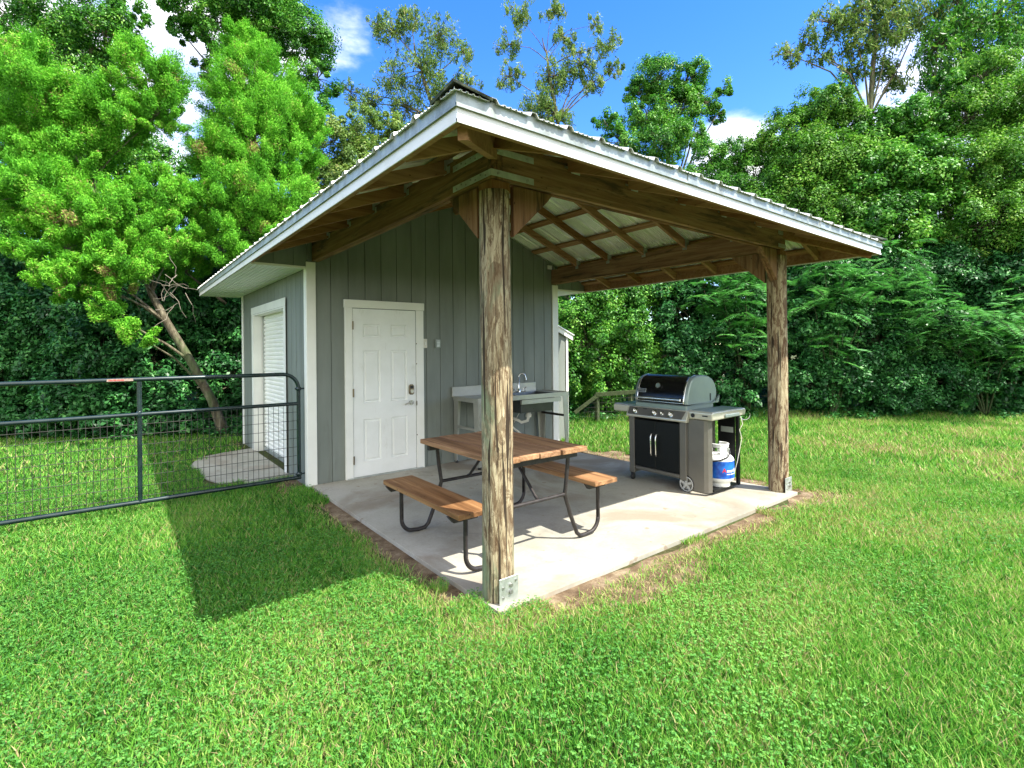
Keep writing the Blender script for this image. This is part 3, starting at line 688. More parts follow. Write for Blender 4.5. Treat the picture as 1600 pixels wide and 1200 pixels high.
# ---------------------------------------------------------------- grill, faces -x
def grill():
    G = empty('gas_grill', (3.35, -2.55, 0), 'black and grey gas grill with its lid closed standing on the patio', 'grill')
    X0, X1, Y0, Y1 = 3.05, 3.58, -2.90, -2.13      # cabinet
    m = MB(); m.box(X0, X1, Y1 - .012, Y1, .07, .76); m.box(X0, X1, Y0, Y0 + .012, .07, .76); m.box(X1 - .012, X1 - .0005, Y0 + .013, Y1 - .013, .10, .76); m.box(X0 + .02, X1 - .013, Y0 + .013, Y1 - .013, .12, .14)
    m.build('cabinet', 'grill_taupe', G)
    m = MB(); m.box(X0 - .02, X0 + .02, Y1 - .075, Y1 + .002, .085, .755); m.build('frame_leg', 'grill_taupe', G, .008, 2)
    m = MB(); m.box(X0 - .02, X0 + .02, Y0 + .012, Y0 + .095, .12, .755); m.build('frame_leg', 'grill_taupe', G, .008, 2)
    MB().box(X0 - .015, X0 + .02, Y0 + .1, Y1 - .08, .135, .172).build('bottom_rail', 'grill_taupe', G, .006)
    for a, b, hy in ((Y1 - .078, -2.4935, -2.462), (-2.4955, Y0 + .098, -2.528)):
        d = MB().box(X0 - .018, X0 - .002, b, a, .178, .715).build('door', 'cabinet_black', G, .004)
        s = 1 if hy > -2.495 else -1
        pts = [(X0 - .018, hy - .012 * 0, .33)] + [(X0 - .05, hy, .335), (X0 - .058, hy, .36), (X0 - .058, hy, .54), (X0 - .05, hy, .565), (X0 - .018, hy, .57)]
        MB().tube(pts, .0085, 10).build('handle', 'chrome', d)
    # slanted control panel
    yl, yr = Y1 + .015, Y0 - .012
    m = MB(); prof = [(X0 - .045, .742), (X0 - .052, .762), (X0 - .005, .862), (X0 + .10, .868), (X0 + .10, .742)]
    m.prism([(x, yl, z) for x, z in prof], (0, yr - yl, 0)); cp = m.build('control_panel', 'grill_steel', G, .006, 2)
    nrm = Vector((-.1, 0, .047)).normalized(); mid = lambda y, t=.5: Vector((X0 - .052 + .047 * t, y, .762 + .10 * t))
    m = MB(); q = [mid(yl - .02, .08), mid(yr + .06, .08), mid(yr + .03, .92), mid(yl - .02, .92)]; m.prism([p + nrm * .001 for p in q], nrm * .003); m.build('face_plate', 'grill_taupe', cp)
    for y, r in ((-2.235, .030), (-2.50, .030), (-2.60, .020), (-2.71, .030)):
        c = mid(y, .46) + nrm * .0045
        k = MB().disc(c, nrm, r * 1.15, .006, 22).build('knob_ring', 'chrome', cp)
        MB().lathe(c + nrm * .0065, nrm, [(r * .8, 0), (r * .75, .02), (r * .6, .026), (.0001, .027)], 18).bar(c + nrm * .034 - Vector((.01, 0, .02)) * (r / .03), c + nrm * .034 + Vector((.01, 0, .02)) * (r / .03), .008, .016, nrm).build('knob', 'chrome', k)
    MB().bar(mid(-2.385, .8) + nrm * .0045, mid(-2.335, .8) + nrm * .0045, .010, .002, nrm).build('name_plate', 'black_plastic', cp)
    # cookbox below the lid
    MB().box(X0 + .02, X1 + .02, Y0 + .03, Y1 - .06, .76, .915).build('cookbox', 'cast_grey', G, .01)
    # lid: profile in x-z
    lf = [(3.065, .925), (3.062, .955), (3.075, 1.02), (3.10, 1.10), (3.135, 1.165), (3.185, 1.205), (3.26, 1.228), (3.36, 1.232), (3.47, 1.222), (3.56, 1.185), (3.625, 1.12), (3.65, 1.04), (3.645, .97), (3.61, .925)]
    ya, yb = Y1 - .095, Y0 + .06
    def lidpart(name, mat, prof, a, b, par, inner=True, cap=True):
        m = MB(); n = len(prof); A = [(x, a, z) for x, z in prof]; Bv = [(x, b, z) for x, z in prof]
        m.add(A + Bv, [(i, i + 1, n + i + 1, n + i) for i in range(n - 1)], True)
        if cap: m.add(A, [tuple(range(n))]); m.add(Bv, [tuple(range(n))[::-1]])
        m.add([A[0], Bv[0], Bv[-1], A[-1]], [(0, 1, 2, 3)])
        return m.build(name, mat, par)
    lid = lidpart('lid', 'black_enamel', lf, ya, yb, G)
    def scale(prof, k, c=(3.36, 1.05)): return [(c[0] + (x - c[0]) * k, c[1] + (z - c[1]) * (k if z > .93 else 1)) for x, z in prof]
    for a, b in ((ya + .001, ya + .045), (yb - .001, yb - .048)):
        s = 1 if b > a else -1
        e = MB(); n = len(lf)
        rings = [(scale(lf, 1.012), a), (scale(lf, 1.012), a + s * .018), (scale(lf, .985), a + s * .036), (scale(lf, .94), a + s * .044)]
        for (p, y), (q, y2) in zip(rings, rings[1:]): e.add([(x, y, z) for x, z in p] + [(x, y2, z) for x, z in q], [(i, i + 1, n + i + 1, n + i) for i in range(n - 1)], True)
        e.add([(x, rings[-1][1], z) for x, z in rings[-1][0]], [tuple(range(n))])
        e.add([(rings[0][0][0][0], a, .925), (rings[0][0][-1][0], a, .925), (rings[-1][0][-1][0], rings[-1][1], .925), (rings[-1][0][0][0], rings[-1][1], .925)], [(0, 1, 2, 3)])
        cap = e.build('end_cap', 'cast_grey', lid)
        y = rings[-1][1]
        m = MB(); y_ = min(y + s * .0005, y + s * .004); m.box(3.50, 3.517, *sorted((y + s * .0005, y + s * .004)), .945, 1.025); m.build('hinge_slot', 'black_plastic', cap)
        tr = MB(); n8 = 8; P1 = scale(lf[:n8], 1.018); P2 = scale(lf[:n8], 1.018)
        tr.add([(x, a - s * .010, z) for x, z in P1] + [(x, a + s * .008, z) for x, z in P2], [(i, i + 1, n8 + i + 1, n8 + i) for i in range(n8 - 1)], True)
        o = tr.build('edge_trim', 'chrome', cap); o.modifiers.new('t', 'SOLIDIFY').thickness = .003
    # curved skirt swooping under the right cap
    m = MB(); ys = yb - .05
    m.prism([(3.10, ys, .918), (3.64, ys, .918), (3.66, ys, 1.0), (3.60, ys, .94), (3.5, ys, .925), (3.1, ys, .921)], (0, -.02, 0)); m.build('lid_skirt', 'cast_grey', lid)
    m = MB(); m.tube([(3.03, ya - .02, .972), (3.03, yb + .02, .972)], .013, 12); m.tube([(3.03, ya - .05, .972), (3.075, ya - .05, .985)], .010); m.tube([(3.03, yb + .05, .972), (3.075, yb + .05, .985)], .010); m.build('lid_handle', 'chrome', lid)
    fn = Vector((-.07, 0, .03)).normalized(); c = Vector((3.092, -2.50, 1.11))
    th = MB().disc(c - fn * .002, fn, .032, .014, 24).build('thermometer', 'chrome', lid); MB().disc(c + fn * .0125, fn, .026, .002, 24).build('dial', 'cast_grey', th)
    # badge, lower left of the lid
    c = Vector((3.079, -2.29, 1.048)); u = Vector((0, -1, 0)); v = Vector((.035, 0, .11)).normalized(); n_ = Vector((-.95, 0, .3)).normalized()
    m = MB(); m.bar(c + n_ * .006 - u * .055, c + n_ * .006 + u * .055, .045, .004, n_); bd = m.build('badge', 'galvanised', lid)
    m = MB(); m.bar(c + n_ * .0105 - u * .046, c + n_ * .0105 + u * .046, .033, .003, n_); m.build('badge_field', 'black_plastic', bd)
    m = MB()
    for i in range(5):
        cc = c + n_ * .0128 + u * (-.032 + .016 * i); m.bar(cc - v * .009, cc + v * .009, .007, .0015, n_)
    m.build('badge_lettering', 'galvanised', bd)
    # chrome strip along the lid front
    MB().tube([(3.058, ya - .005, .935), (3.058, yb + .005, .935)], .006, 8).build('lid_lip', 'chrome', lid)
    # side shelves
    def shelf(a, b, label):
        m = MB(); z0, z1 = .785, .872
        m.prism([(X0 - .005, a, z0), (X0 - .012, a, z1 - .01), (X0 + .02, a, z1), (X1 + .12, a, z1), (X1 + .14, a, z1 - .03), (X1 + .12, a, z0 + .01)], (0, b - a, 0))
        return m.build('side_shelf', 'grill_steel', G, .012, 3)
    sh = shelf(Y0 - .014, Y0 - .285, ''); MB().box(X0 + .03, X1 + .10, Y0 - .26, Y0 - .03, .8725, .8745).build('shelf_top', 'cast_grey', sh)
    c = Vector((X0 - .012, -2.965, .825)); MB().disc(c, (-1, 0, 0), .022, .004, 20).build('igniter', 'black_plastic', sh)
    MB().box(X0 - .0150, X0 - .0125, -3.135, -3.075, .822, .834).build('name_plate', 'black_plastic', sh)
    MB().box(X0 + .22, X0 + .50, Y0 - .305, Y0 - .286, .80, .835).build('towel_bar', 'cast_grey', sh, .006)
    sh = shelf(Y1 + .245, Y1 + .0175, ''); MB().box(X0 + .03, X1 + .10, Y1 + .03, Y1 + .23, .8725, .8745).build('shelf_top', 'cast_grey', sh)
    # tank screen: curved front panel and dark rear post
    m = MB(); m.prism([(X0 - .004, Y0 - .008, .03), (X0 - .004, Y0 - .185, .03), (X0 + .022, Y0 - .218, .03), (X0 + .085, Y0 - .228, .03), (X0 + .085, Y0 - .215, .03), (X0 + .03, Y0 - .20, .03), (X0 + .012, Y0 - .175, .03), (X0 + .012, Y0 - .008, .03)], (0, 0, .75)); m.build('tank_screen', 'grill_taupe', G, .002)
    MB().box(X1 + .035, X1 + .075, Y0 - .25, Y0 - .215, .03, .785).build('rear_leg', 'cabinet_black', G, .005)
    MB().box(X1 + .02, X1 + .034, Y0 - .215, Y0 - .02, .20, .785).build('rear_panel', 'cabinet_black', G)
    MB().box(X1 + .012, X1 + .019, Y0 - .20, Y0 - .06, .60, .66).build('warning_label', 'box_grey', G)
    MB().box(X0 + .09, X1 + .03, Y0 - .24, Y0 - .02, .035, .055).build('tank_tray', 'cabinet_black', G)
    # wheel and casters
    for x in (X0 - .01, X1 - .08):
        c = Vector((x + .02, Y0 + .02, .088)) if x < 3.2 else Vector((x + .05, Y0 + .02, .088))
        c = Vector((c.x, c.y, .088)); ax = Vector((-1, 0, 0))
        wl = MB().lathe(c, ax, [(.062, -.012), (.086, -.012), (.088, 0), (.086, .022), (.062, .022)], 32).build('wheel', 'black_plastic', G)
        m = MB(); m.lathe(c, ax, [(.066, .010), (.068, .026), (.080, .026), (.082, .020)], 32)
        for k in range(5):
            a = 2 * math.pi * k / 5 + .3; d = Vector((0, math.cos(a), math.sin(a))); m.bar(c + ax * .018 + d * .012, c + ax * .018 + d * .07, .024, .012, ax)
        m.disc(c + ax * .012, ax, .022, .016, 16); m.disc(c - ax * .004, ax, .066, .002, 24); m.build('rim', 'wheel_grey', wl)
    for x in (X0, X1 - .05):
        c = Vector((x, Y1 - .035, .034)); m = MB(); m.lathe(c - Vector((0, .014, 0)), (0, 1, 0), [(.0001, 0), (.030, 0), (.034, .006), (.034, .022), (.030, .028), (.0001, .028)], 20)
        cs = m.build('caster', 'black_plastic', G); MB().box(x - .012, x + .014, Y1 - .055, Y1 - .0155, .05, .088).build('fork', 'black_plastic', cs)
    m = MB(); pts = [(3.50, Y0 - .10, .40), (3.42, Y0 - .18, .44), (3.35, Y0 - .24, .40), (3.28, Y0 - .15, .37)]
    m = MB(); m.tube([(3.62, Y0 - .275, .78), (3.63, Y0 - .29, .70), (3.60, Y0 - .27, .64), (3.63, Y0 - .28, .55), (3.61, Y0 - .24, .30), (3.58, Y0 - .2, .1)], .004, 6); m.build('gas_hose', 'white_plastic', G)
    m = MB(); m.tube(arc((3.66, Y0 - .30, .80), .055, 200, 380, (.7, -.7, 0), (0, 0, 1), 10), .005, 6); m.build('hook', 'chrome', G)
grill()

def tank():
    cx_, cy_ = 3.385, -3.055
    T = empty('propane_tank', (cx_, cy_, .056), 'white propane cylinder with a blue and red lettered sleeve beside the grill', 'propane tank')
    r = .150
    m = MB(); pr = [(.0001, .075)] + [(r * math.sin(R(a)), .155 - .085 * math.cos(R(a))) for a in range(12, 91, 13)] + [(r, .33)] + [(r * math.cos(R(a)), .33 + .085 * math.sin(R(a))) for a in range(10, 90, 13)] + [(.03, .418)]
    m.lathe((cx_, cy_, 0), (0, 0, 1), pr, 40); m.build('bottle', 'tank_white', T)
    m = MB(); m.lathe((cx_, cy_, 0), (0, 0, 1), [(.105, .057), (.108, .062), (.108, .105)], 32); m.build('foot_ring', 'tank_white', T)
    m = MB(); th = [R(a) for a in range(0, 361, 10)]
    lo, hi = .155, .335
    s = MB().lathe((cx_, cy_, 0), (0, 0, 1), [(r + .0015, lo), (r + .0015, hi)], 48).build('sleeve', 'tank_blue', T)
    # collar: three uprights and a ring with an opening
    m = MB(); n = 30; a0 = -60
    def P(a, z, rr): return (cx_ + rr * math.cos(R(a)), cy_ + rr * math.sin(R(a)), z)
    for lo_, hi_, zz0, zz1 in ((100, 390, .470, .500), (110, 165, .395, .472), (215, 262, .395, .472), (320, 360, .395, .472)):
        k = 12; A = [lo_ + (hi_ - lo_) * i / k for i in range(k + 1)]
        vs = [P(a, z, rr) for a in A for z, rr in ((zz0, .098), (zz1, .098), (zz1, .090), (zz0, .090))]
        m.add(vs, [(i * 4 + j, (i + 1) * 4 + j, (i + 1) * 4 + (j + 1) % 4, i * 4 + (j + 1) % 4) for i in range(k) for j in range(4)] + [(0, 1, 2, 3), (k * 4 + 3, k * 4 + 2, k * 4 + 1, k * 4)])
    m.tube([P(lo_, .503, .094) for lo_ in range(100, 391, 12)], .008, 8)
    m.build('collar', 'tank_white', T)
    m = MB(); m.lathe((cx_, cy_, .41), (0, 0, 1), [(.018, 0), (.018, .045), (.012, .05), (.024, .052), (.024, .068), (.0001, .07)], 16); m.tube([(cx_, cy_, .437), (cx_ + .02, cy_ - .06, .437)], .014, 10); m.tube([(cx_ + .02, cy_ - .06, .437), (cx_ + .03, cy_ - .10, .44)], .022, 12)
    v = m.build('valve', 'galvanised', T)
    m = MB(); m.tube([(cx_ + .03, cy_ - .10, .44), (cx_ - .0, cy_ - .125, .42), (cx_ - .06, cy_ - .135, .385), (cx_ - .13, cy_ - .09, .35), (cx_ - .16, cy_ - .02, .335)], .008, 8); m.build('hose', 'black_plastic', v)
    # lettering wrapped round the sleeve
    def wrap(txt, size, ang, z, mat, skip=0, bold=.0):
        cu = bpy.data.curves.new('lettering', 'FONT'); cu.body = txt; cu.size = size; cu.extrude = 0; cu.offset = bold; cu.resolution_u = 3
        to = bpy.data.objects.new('lettering_curve', cu); col.objects.link(to)
        bpy.context.view_layer.update()
        me = bpy.data.meshes.new_from_object(to.evaluated_get(bpy.context.evaluated_depsgraph_get()))
        col.objects.unlink(to); bpy.data.objects.remove(to)
        rr = r + .0032; wmax = max(v_.co.x for v_ in me.vertices)
        for v_ in me.vertices:
            a = ang + v_.co.x / rr
            v_.co = (rr * math.cos(a), rr * math.sin(a), z + v_.co.y - .056)
        me.materials.clear(); me.materials.append(MATS[mat]); me.polygons.foreach_set('use_smooth', [False] * len(me.polygons))
        o = bpy.data.objects.new('lettering', me); col.objects.link(o); o.parent = s
        return wmax / rr
    a = R(-138)       # starts at the camera's left of the visible side
    wrap('A', .062, a, .222, 'label_red', bold=.0015); wrap('meriGas', .052, a + .30, .222, 'label_white', bold=.0010)
    m = MB()
    for i in range(26):
        aa = a + .30 + i * .036
        if i in (8, 17): continue
        A_ = [(r + .0028) * math.cos(aa), (r + .0028) * math.sin(aa)]; B_ = [(r + .0028) * math.cos(aa + .027), (r + .0028) * math.sin(aa + .027)]
        m.add([(cx_ + A_[0], cy_ + A_[1], .197), (cx_ + B_[0], cy_ + B_[1], .197), (cx_ + B_[0], cy_ + B_[1], .207), (cx_ + A_[0], cy_ + A_[1], .207)], [(0, 1, 2, 3)])
    m.build('small_print', 'label_white', s)
tank()

# ---------------------------------------------------------------- farm gate
def gate():
    x1, x0, y, z0, z1, zm, r = -.075, -4.75, .12, .085, 1.275, .935, .0215
    G = empty('farm_gate', (x1, y, 0), 'dark tubular farm gate filled with wire mesh, hinged to the shed corner', 'gate')
    rc = .17
    pts = [(x0 + rc, y, z0), (x1, y, z0)]
    m = MB(); m.tube([(x0, y, z0), (x1 + .02, y, z0)], r, 12)
    m.tube([(x1, y, z0), (x1, y, z1 - rc)] + arc((x1 - rc, y, z1 - rc), rc, 0, 90, (1, 0, 0), (0, 0, 1), 8)[1:] + [(x0 + rc, y, z1)] + arc((x0 + rc, y, z1 - rc), rc, 90, 180, (1, 0, 0), (0, 0, 1), 8)[1:] + [(x0, y, z0)], r, 14)
    m.build('gate_frame', 'gate_paint', G)
    MB().tube([(x0, y, zm), (x1, y, zm)], .0205, 12).build('mid_rail', 'gate_paint', G)
    for x in (-1.553, -3.15): 
        m = MB(); m.tube([(x, y, z0), (x, y, z1 - .02)], .0205, 12); m.lathe((x, y, zm - .03), (0, 0, 1), [(.0205, 0), (.0235, .005), (.0235, .055), (.0205, .06)], 12); m.build('upright', 'gate_paint', G)
    m = MB(); n = 9
    z = zm - .095
    while z > z0 + .03: m.tube([(x0 + .01, y - .004, z), (x1 - .005, y - .004, z)], .0028, 5, False); z -= .1
    x = x1 - .06
    while x > x0 + .03: m.tube([(x, y + .0005, z0 + .01), (x, y + .0005, zm - .01)], .0025, 5, False); x -= .052
    m.build('wire_mesh', 'mesh_wire', G)
    for z in (1.105, .125):
        m = MB(); m.lathe((x1, y, z - .02), (0, 0, 1), [(.023, 0), (.029, .003), (.029, .037), (.023, .04)], 14); m.tube([(x1 - .04, y - .005, z), (x1 + .11, y - .005, z)], .009, 8); m.build('hinge', 'gate_paint', G)
    st = MB(); st.bar((-1.80, y - r - .0012, z1 + .001), (-1.60, y - r - .0012, z1 + .001), .0015, .024); s = st.build('sticker', 'sticker', G)
    m = MB()
    for i in range(12): m.box(-1.785 + i * .010, -1.779 + i * .010, y - r - .0035, y - r - .0023, z1 - .005, z1 + .006)
    m.build('small_print', 'label_red', s)
gate()

# ---------------------------------------------------------------- mossy fence behind the grill
def back_fence():
    F = empty('wooden_fence', (6.8, 1.45, 0), 'low mossy board and wire fence half buried in the hedge', 'fence')
    def g(px, py, d): return at(px, py, d)
    d = 10.6
    a = g(905, 650, d); b = g(1010, 650, d)
    MB().bar(g(930, 618, d), g(1040, 611, d), .04, .085).build('top_rail', 'fence_lumber', F, .004)
    MB().bar(g(897, 646, d), g(932, 620, d), .04, .075).build('brace', 'fence_lumber', F, .004)
    for px in (932, 985): MB().bar(g(px, 617, d + .05), Vector((*g(px, 617, d + .05)[:2], GZ)), .08, .08, (1, 0, 0)).build('fence_post', 'fence_lumber', F, .004)
    m = MB()
    for i in range(17):
        p = g(905 + i * 7, 650, d); t = g(905 + i * 7, 622 if i > 3 else 640, d); m.tube([(p.x, p.y, GZ), (p.x, p.y, t.z)], .003, 4, False)
    for k in range(5): m.tube([g(905 + k * 5, 652 - k * 7, d), g(1025, 650 - k * 7, d)], .003, 4, False)
    m.build('wire_mesh', 'mesh_wire', F)
back_fence()


# ---------------------------------------------------------------- vegetation
leaf_mat('broad_leaf', [(0, (.018, .080, .015)), (.35, (.062, .235, .026)), (.7, (.15, .41, .045)), (1, (.32, .55, .09))], .45, .3, .32)
leaf_mat('yellow_leaf', [(0, (.025, .085, .014)), (.35, (.075, .235, .024)), (.7, (.17, .39, .042)), (1, (.34, .52, .09))], .5, .35, .25)
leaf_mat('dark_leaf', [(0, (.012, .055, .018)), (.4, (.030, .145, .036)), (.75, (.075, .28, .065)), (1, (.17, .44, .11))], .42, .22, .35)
leaf_mat('cedar_spray', [(0, (.045, .18, .018)), (.4, (.13, .43, .032)), (.75, (.23, .60, .045)), (.92, (.36, .66, .09)), (1, (.34, .24, .11))], .65, .3, .15)
leaf_mat('olive_leaf', [(0, (.06, .12, .03)), (.4, (.15, .27, .06)), (.75, (.28, .40, .09)), (1, (.44, .42, .18))], .5, .35, .3)
leaf_mat('fern_leaf', [(0, (.04, .17, .045)), (.5, (.10, .34, .08)), (1, (.22, .50, .15))], .5, .35, .3)
leaf_mat('grass_blade', [(0, (.020, .09, .012)), (.3, (.072, .28, .028)), (.55, (.175, .43, .052)), (.8, (.33, .53, .10)), (.93, (.46, .44, .18)), (1, (.50, .37, .21))], .55, .35, .2)
leaf_mat('clover_leaf', [(0, (.026, .12, .026)), (.6, (.12, .34, .06)), (1, (.27, .48, .11))], .55, .3, .15)

def unit(n):
    v = rng.normal(size=(n, 3)); return v / np.linalg.norm(v, axis=1, keepdims=True)
def norm(v): return v / np.maximum(1e-6, np.linalg.norm(v, axis=1, keepdims=True))
def leaf_quads(C, Nn, T, L, Wd, fold=.25):
    """one folded four-cornered leaf per row"""
    T = norm(T - Nn * np.sum(T * Nn, 1, keepdims=True)); Sd = np.cross(Nn, T)
    L = L[:, None]; Wd = Wd[:, None]
    V = np.stack([C - T * L * .5, C + Sd * Wd * .5 + Nn * Wd * fold, C + T * L * .5 - Nn * L * .08, C - Sd * Wd * .5 + Nn * Wd * fold], 1)
    n = len(C); F = np.arange(4 * n).reshape(n, 4)
    return V.reshape(-1, 3), F
def crown(lobes, n, kind, size=1.0):
    """lobes: (centre, radius) ; leaves gathered in clumps spread through each lobe"""
    Cs, Ns, Ts, Ls, Ws, tint = [], [], [], [], [], []
    area = sum(r * r for _, r in lobes)
    clumps = []
    for c, r in lobes:
        c = np.array(c); nl = int(n * r * r / area)
        if kind == 'cedar': rc = (.16, .34); per = 600
        elif kind == 'sparse': rc = (.22, .55); per = 44
        elif kind == 'dark': rc = (.20, .36); per = 120
        else: rc = (.16, .44); per = 190
        k = max(3, nl // per)
        d = unit(k); fr = rng.uniform(.35, 1.0, k) ** .6
        if kind == 'sparse': fr = rng.uniform(.15, 1.0, k) ** .6
        sq = np.array([1, 1, .85]); cc = c + d * (fr * r)[:, None] * sq * (.88 if kind == 'cedar' else 1)
        rr = rng.uniform(*rc, k) * min(1.0, max(.45, r * .8)) * (1.25 if kind == 'cedar' else 1)
        tn = rng.uniform(-.26, .26, k) + (.35 * (rng.random(k) < .04) if kind == 'cedar' else 0)
        m = int(nl / k)
        idx = np.repeat(np.arange(k), m); N_ = len(idx)
        o = unit(N_); u = rng.uniform(0, 1, N_) ** .5
        clumps += [(cc[i], c) for i in range(k)]
        out = norm(cc - c)[idx]
        if kind == 'cedar':
            ax = norm(out * .8 + np.array([-.15, -.1, .75]) + rng.normal(size=(k, 3))[idx] * .25)
            P_ = cc[idx] + o * (rr[idx] * u)[:, None] * .62 + ax * (rng.uniform(-.6, 1.0, N_) * rr[idx])[:, None]
            T = norm(ax + rng.normal(size=(N_, 3)) * .38); Nn = norm(rng.normal(size=(N_, 3)) + out * .6 + np.array([0, 0, .5]))
            L = rng.uniform(.026, .066, N_); Wd = L * rng.uniform(.20, .34, N_); tt = .48 + tn[idx] + rng.normal(size=N_) * .17
        elif kind == 'sparse':
            P_ = cc[idx] + o * (rr[idx] * u)[:, None] * np.array([.8, .8, 1.35]); T = norm(rng.normal(size=(N_, 3)) * .7 + np.array([0, 0, -1.0])); Nn = norm(rng.normal(size=(N_, 3)))
            L = rng.uniform(.09, .19, N_); Wd = L * .26; tt = .45 + tn[idx] + rng.normal(size=N_) * .2
        else:
            P_ = cc[idx] + o * (rr[idx] * u)[:, None]; P_[:, 2] += np.abs(o[:, 2]) * rr[idx] * .2
            Nn = norm(o * .6 + np.array([0, 0, .7]) + out * .35 + rng.normal(size=(N_, 3)) * .45); T = rng.normal(size=(N_, 3)) + np.array([0, 0, -.5])
            L = size * rng.uniform(.04, .10, N_) * (1.15 if kind == 'dark' else 1.0); Wd = L * rng.uniform(.42, .6, N_); tt = .45 + tn[idx] + rng.normal(size=N_) * .18
        Cs.append(P_); Ns.append(Nn); Ts.append(T); Ls.append(L); Ws.append(Wd); tint.append(tt)
    C = np.concatenate(Cs); ok = C[:, 2] > .02
    V, F = leaf_quads(C[ok], np.concatenate(Ns)[ok], np.concatenate(Ts)[ok], np.concatenate(Ls)[ok], np.concatenate(Ws)[ok])
    return V, F, np.repeat(np.clip(np.concatenate(tint)[ok], 0, 1), 4), clumps

GROUPS = {'cedar_tree': 'cedars beside the shed', 'broadleaf_tree': 'broadleaf trees behind the lawn', 'thin_tree': 'thin open trees against the sky', 'shrub': 'dark shrubs along the lawn edge'}
def tree(name, label, cat, base, lobes, n, kind, mat, trunk_r=.14, bend=(0, 0, 0), group=None, twigs=.3, via=None, size=1.0):
    b = Vector((base[0], base[1], GZ - .05)); T = empty(name, (b.x, b.y, GZ), label, cat, group or GROUPS[name])
    lb = [(np.array(at(px, py, d)), r * d / FPX) for px, py, d, r in lobes]
    V, F, t, cl = crown(lb, int(n * (1.9 if kind in ('broad', 'dark') else 1.25 if kind == 'sparse' else 1) / size ** 1.5), kind, size)
    np_mesh('crown', V, F, mat, t, T)
    m = MB(); top = max(lb, key=lambda q: q[0][2])[0]
    mean = sum(q[0] for q in lb) / len(lb)
    path = [b]
    if via: path += [Vector(v) for v in via]
    tgt = Vector(mean) * .5 + Vector(top) * .5
    s0 = path[-1]; k = 5
    for i in range(1, k + 1):
        f = i / k; p = s0.lerp(tgt, f) + Vector((random.uniform(-.1, .1), random.uniform(-.1, .1), 0)) * (1 if i < k else 0) + Vector(bend) * math.sin(f * math.pi); path.append(p)
    rs = [trunk_r * (1.25 if i == 0 else 1) * (1 - .8 * i / (len(path) - 1)) for i in range(len(path))]
    m.tube(path, rs, 10)
    for c, r in lb:
        c = Vector(c); j = min(range(1, len(path)), key=lambda i: (path[i] - c).length + (0 if path[i].z < c.z else 1.5)); j = max(1, j - (1 if kind != 'sparse' else 2)); p = path[j]
        mid = p.lerp(c, .5) + Vector((random.uniform(-.2, .2), random.uniform(-.2, .2), random.uniform(0, .35) * (c - p).length * .4))
        r0 = rs[j] * (.4 if kind == 'cedar' else .5); m.tube([p, p.lerp(mid, .5) + Vector((0, 0, .04)), mid, mid.lerp(c, .5), c], [r0, r0 * .8, r0 * .6, r0 * .45, r0 * .25], 7)
    for cc, c in cl:
        if random.random() > twigs: continue
        c = Vector(c); q = Vector(cc); mid = c.lerp(q, .5) + Vector([random.uniform(-.07, .07) for _ in range(3)]) + Vector((0, 0, .05)); r0 = .014 if kind != 'sparse' else .016
        m.tube([c, mid, q, q + (q - mid) * .25], [r0, r0 * .7, r0 * .45, .002], 4, False)
    m.build('trunk', 'bark', T)
    return T
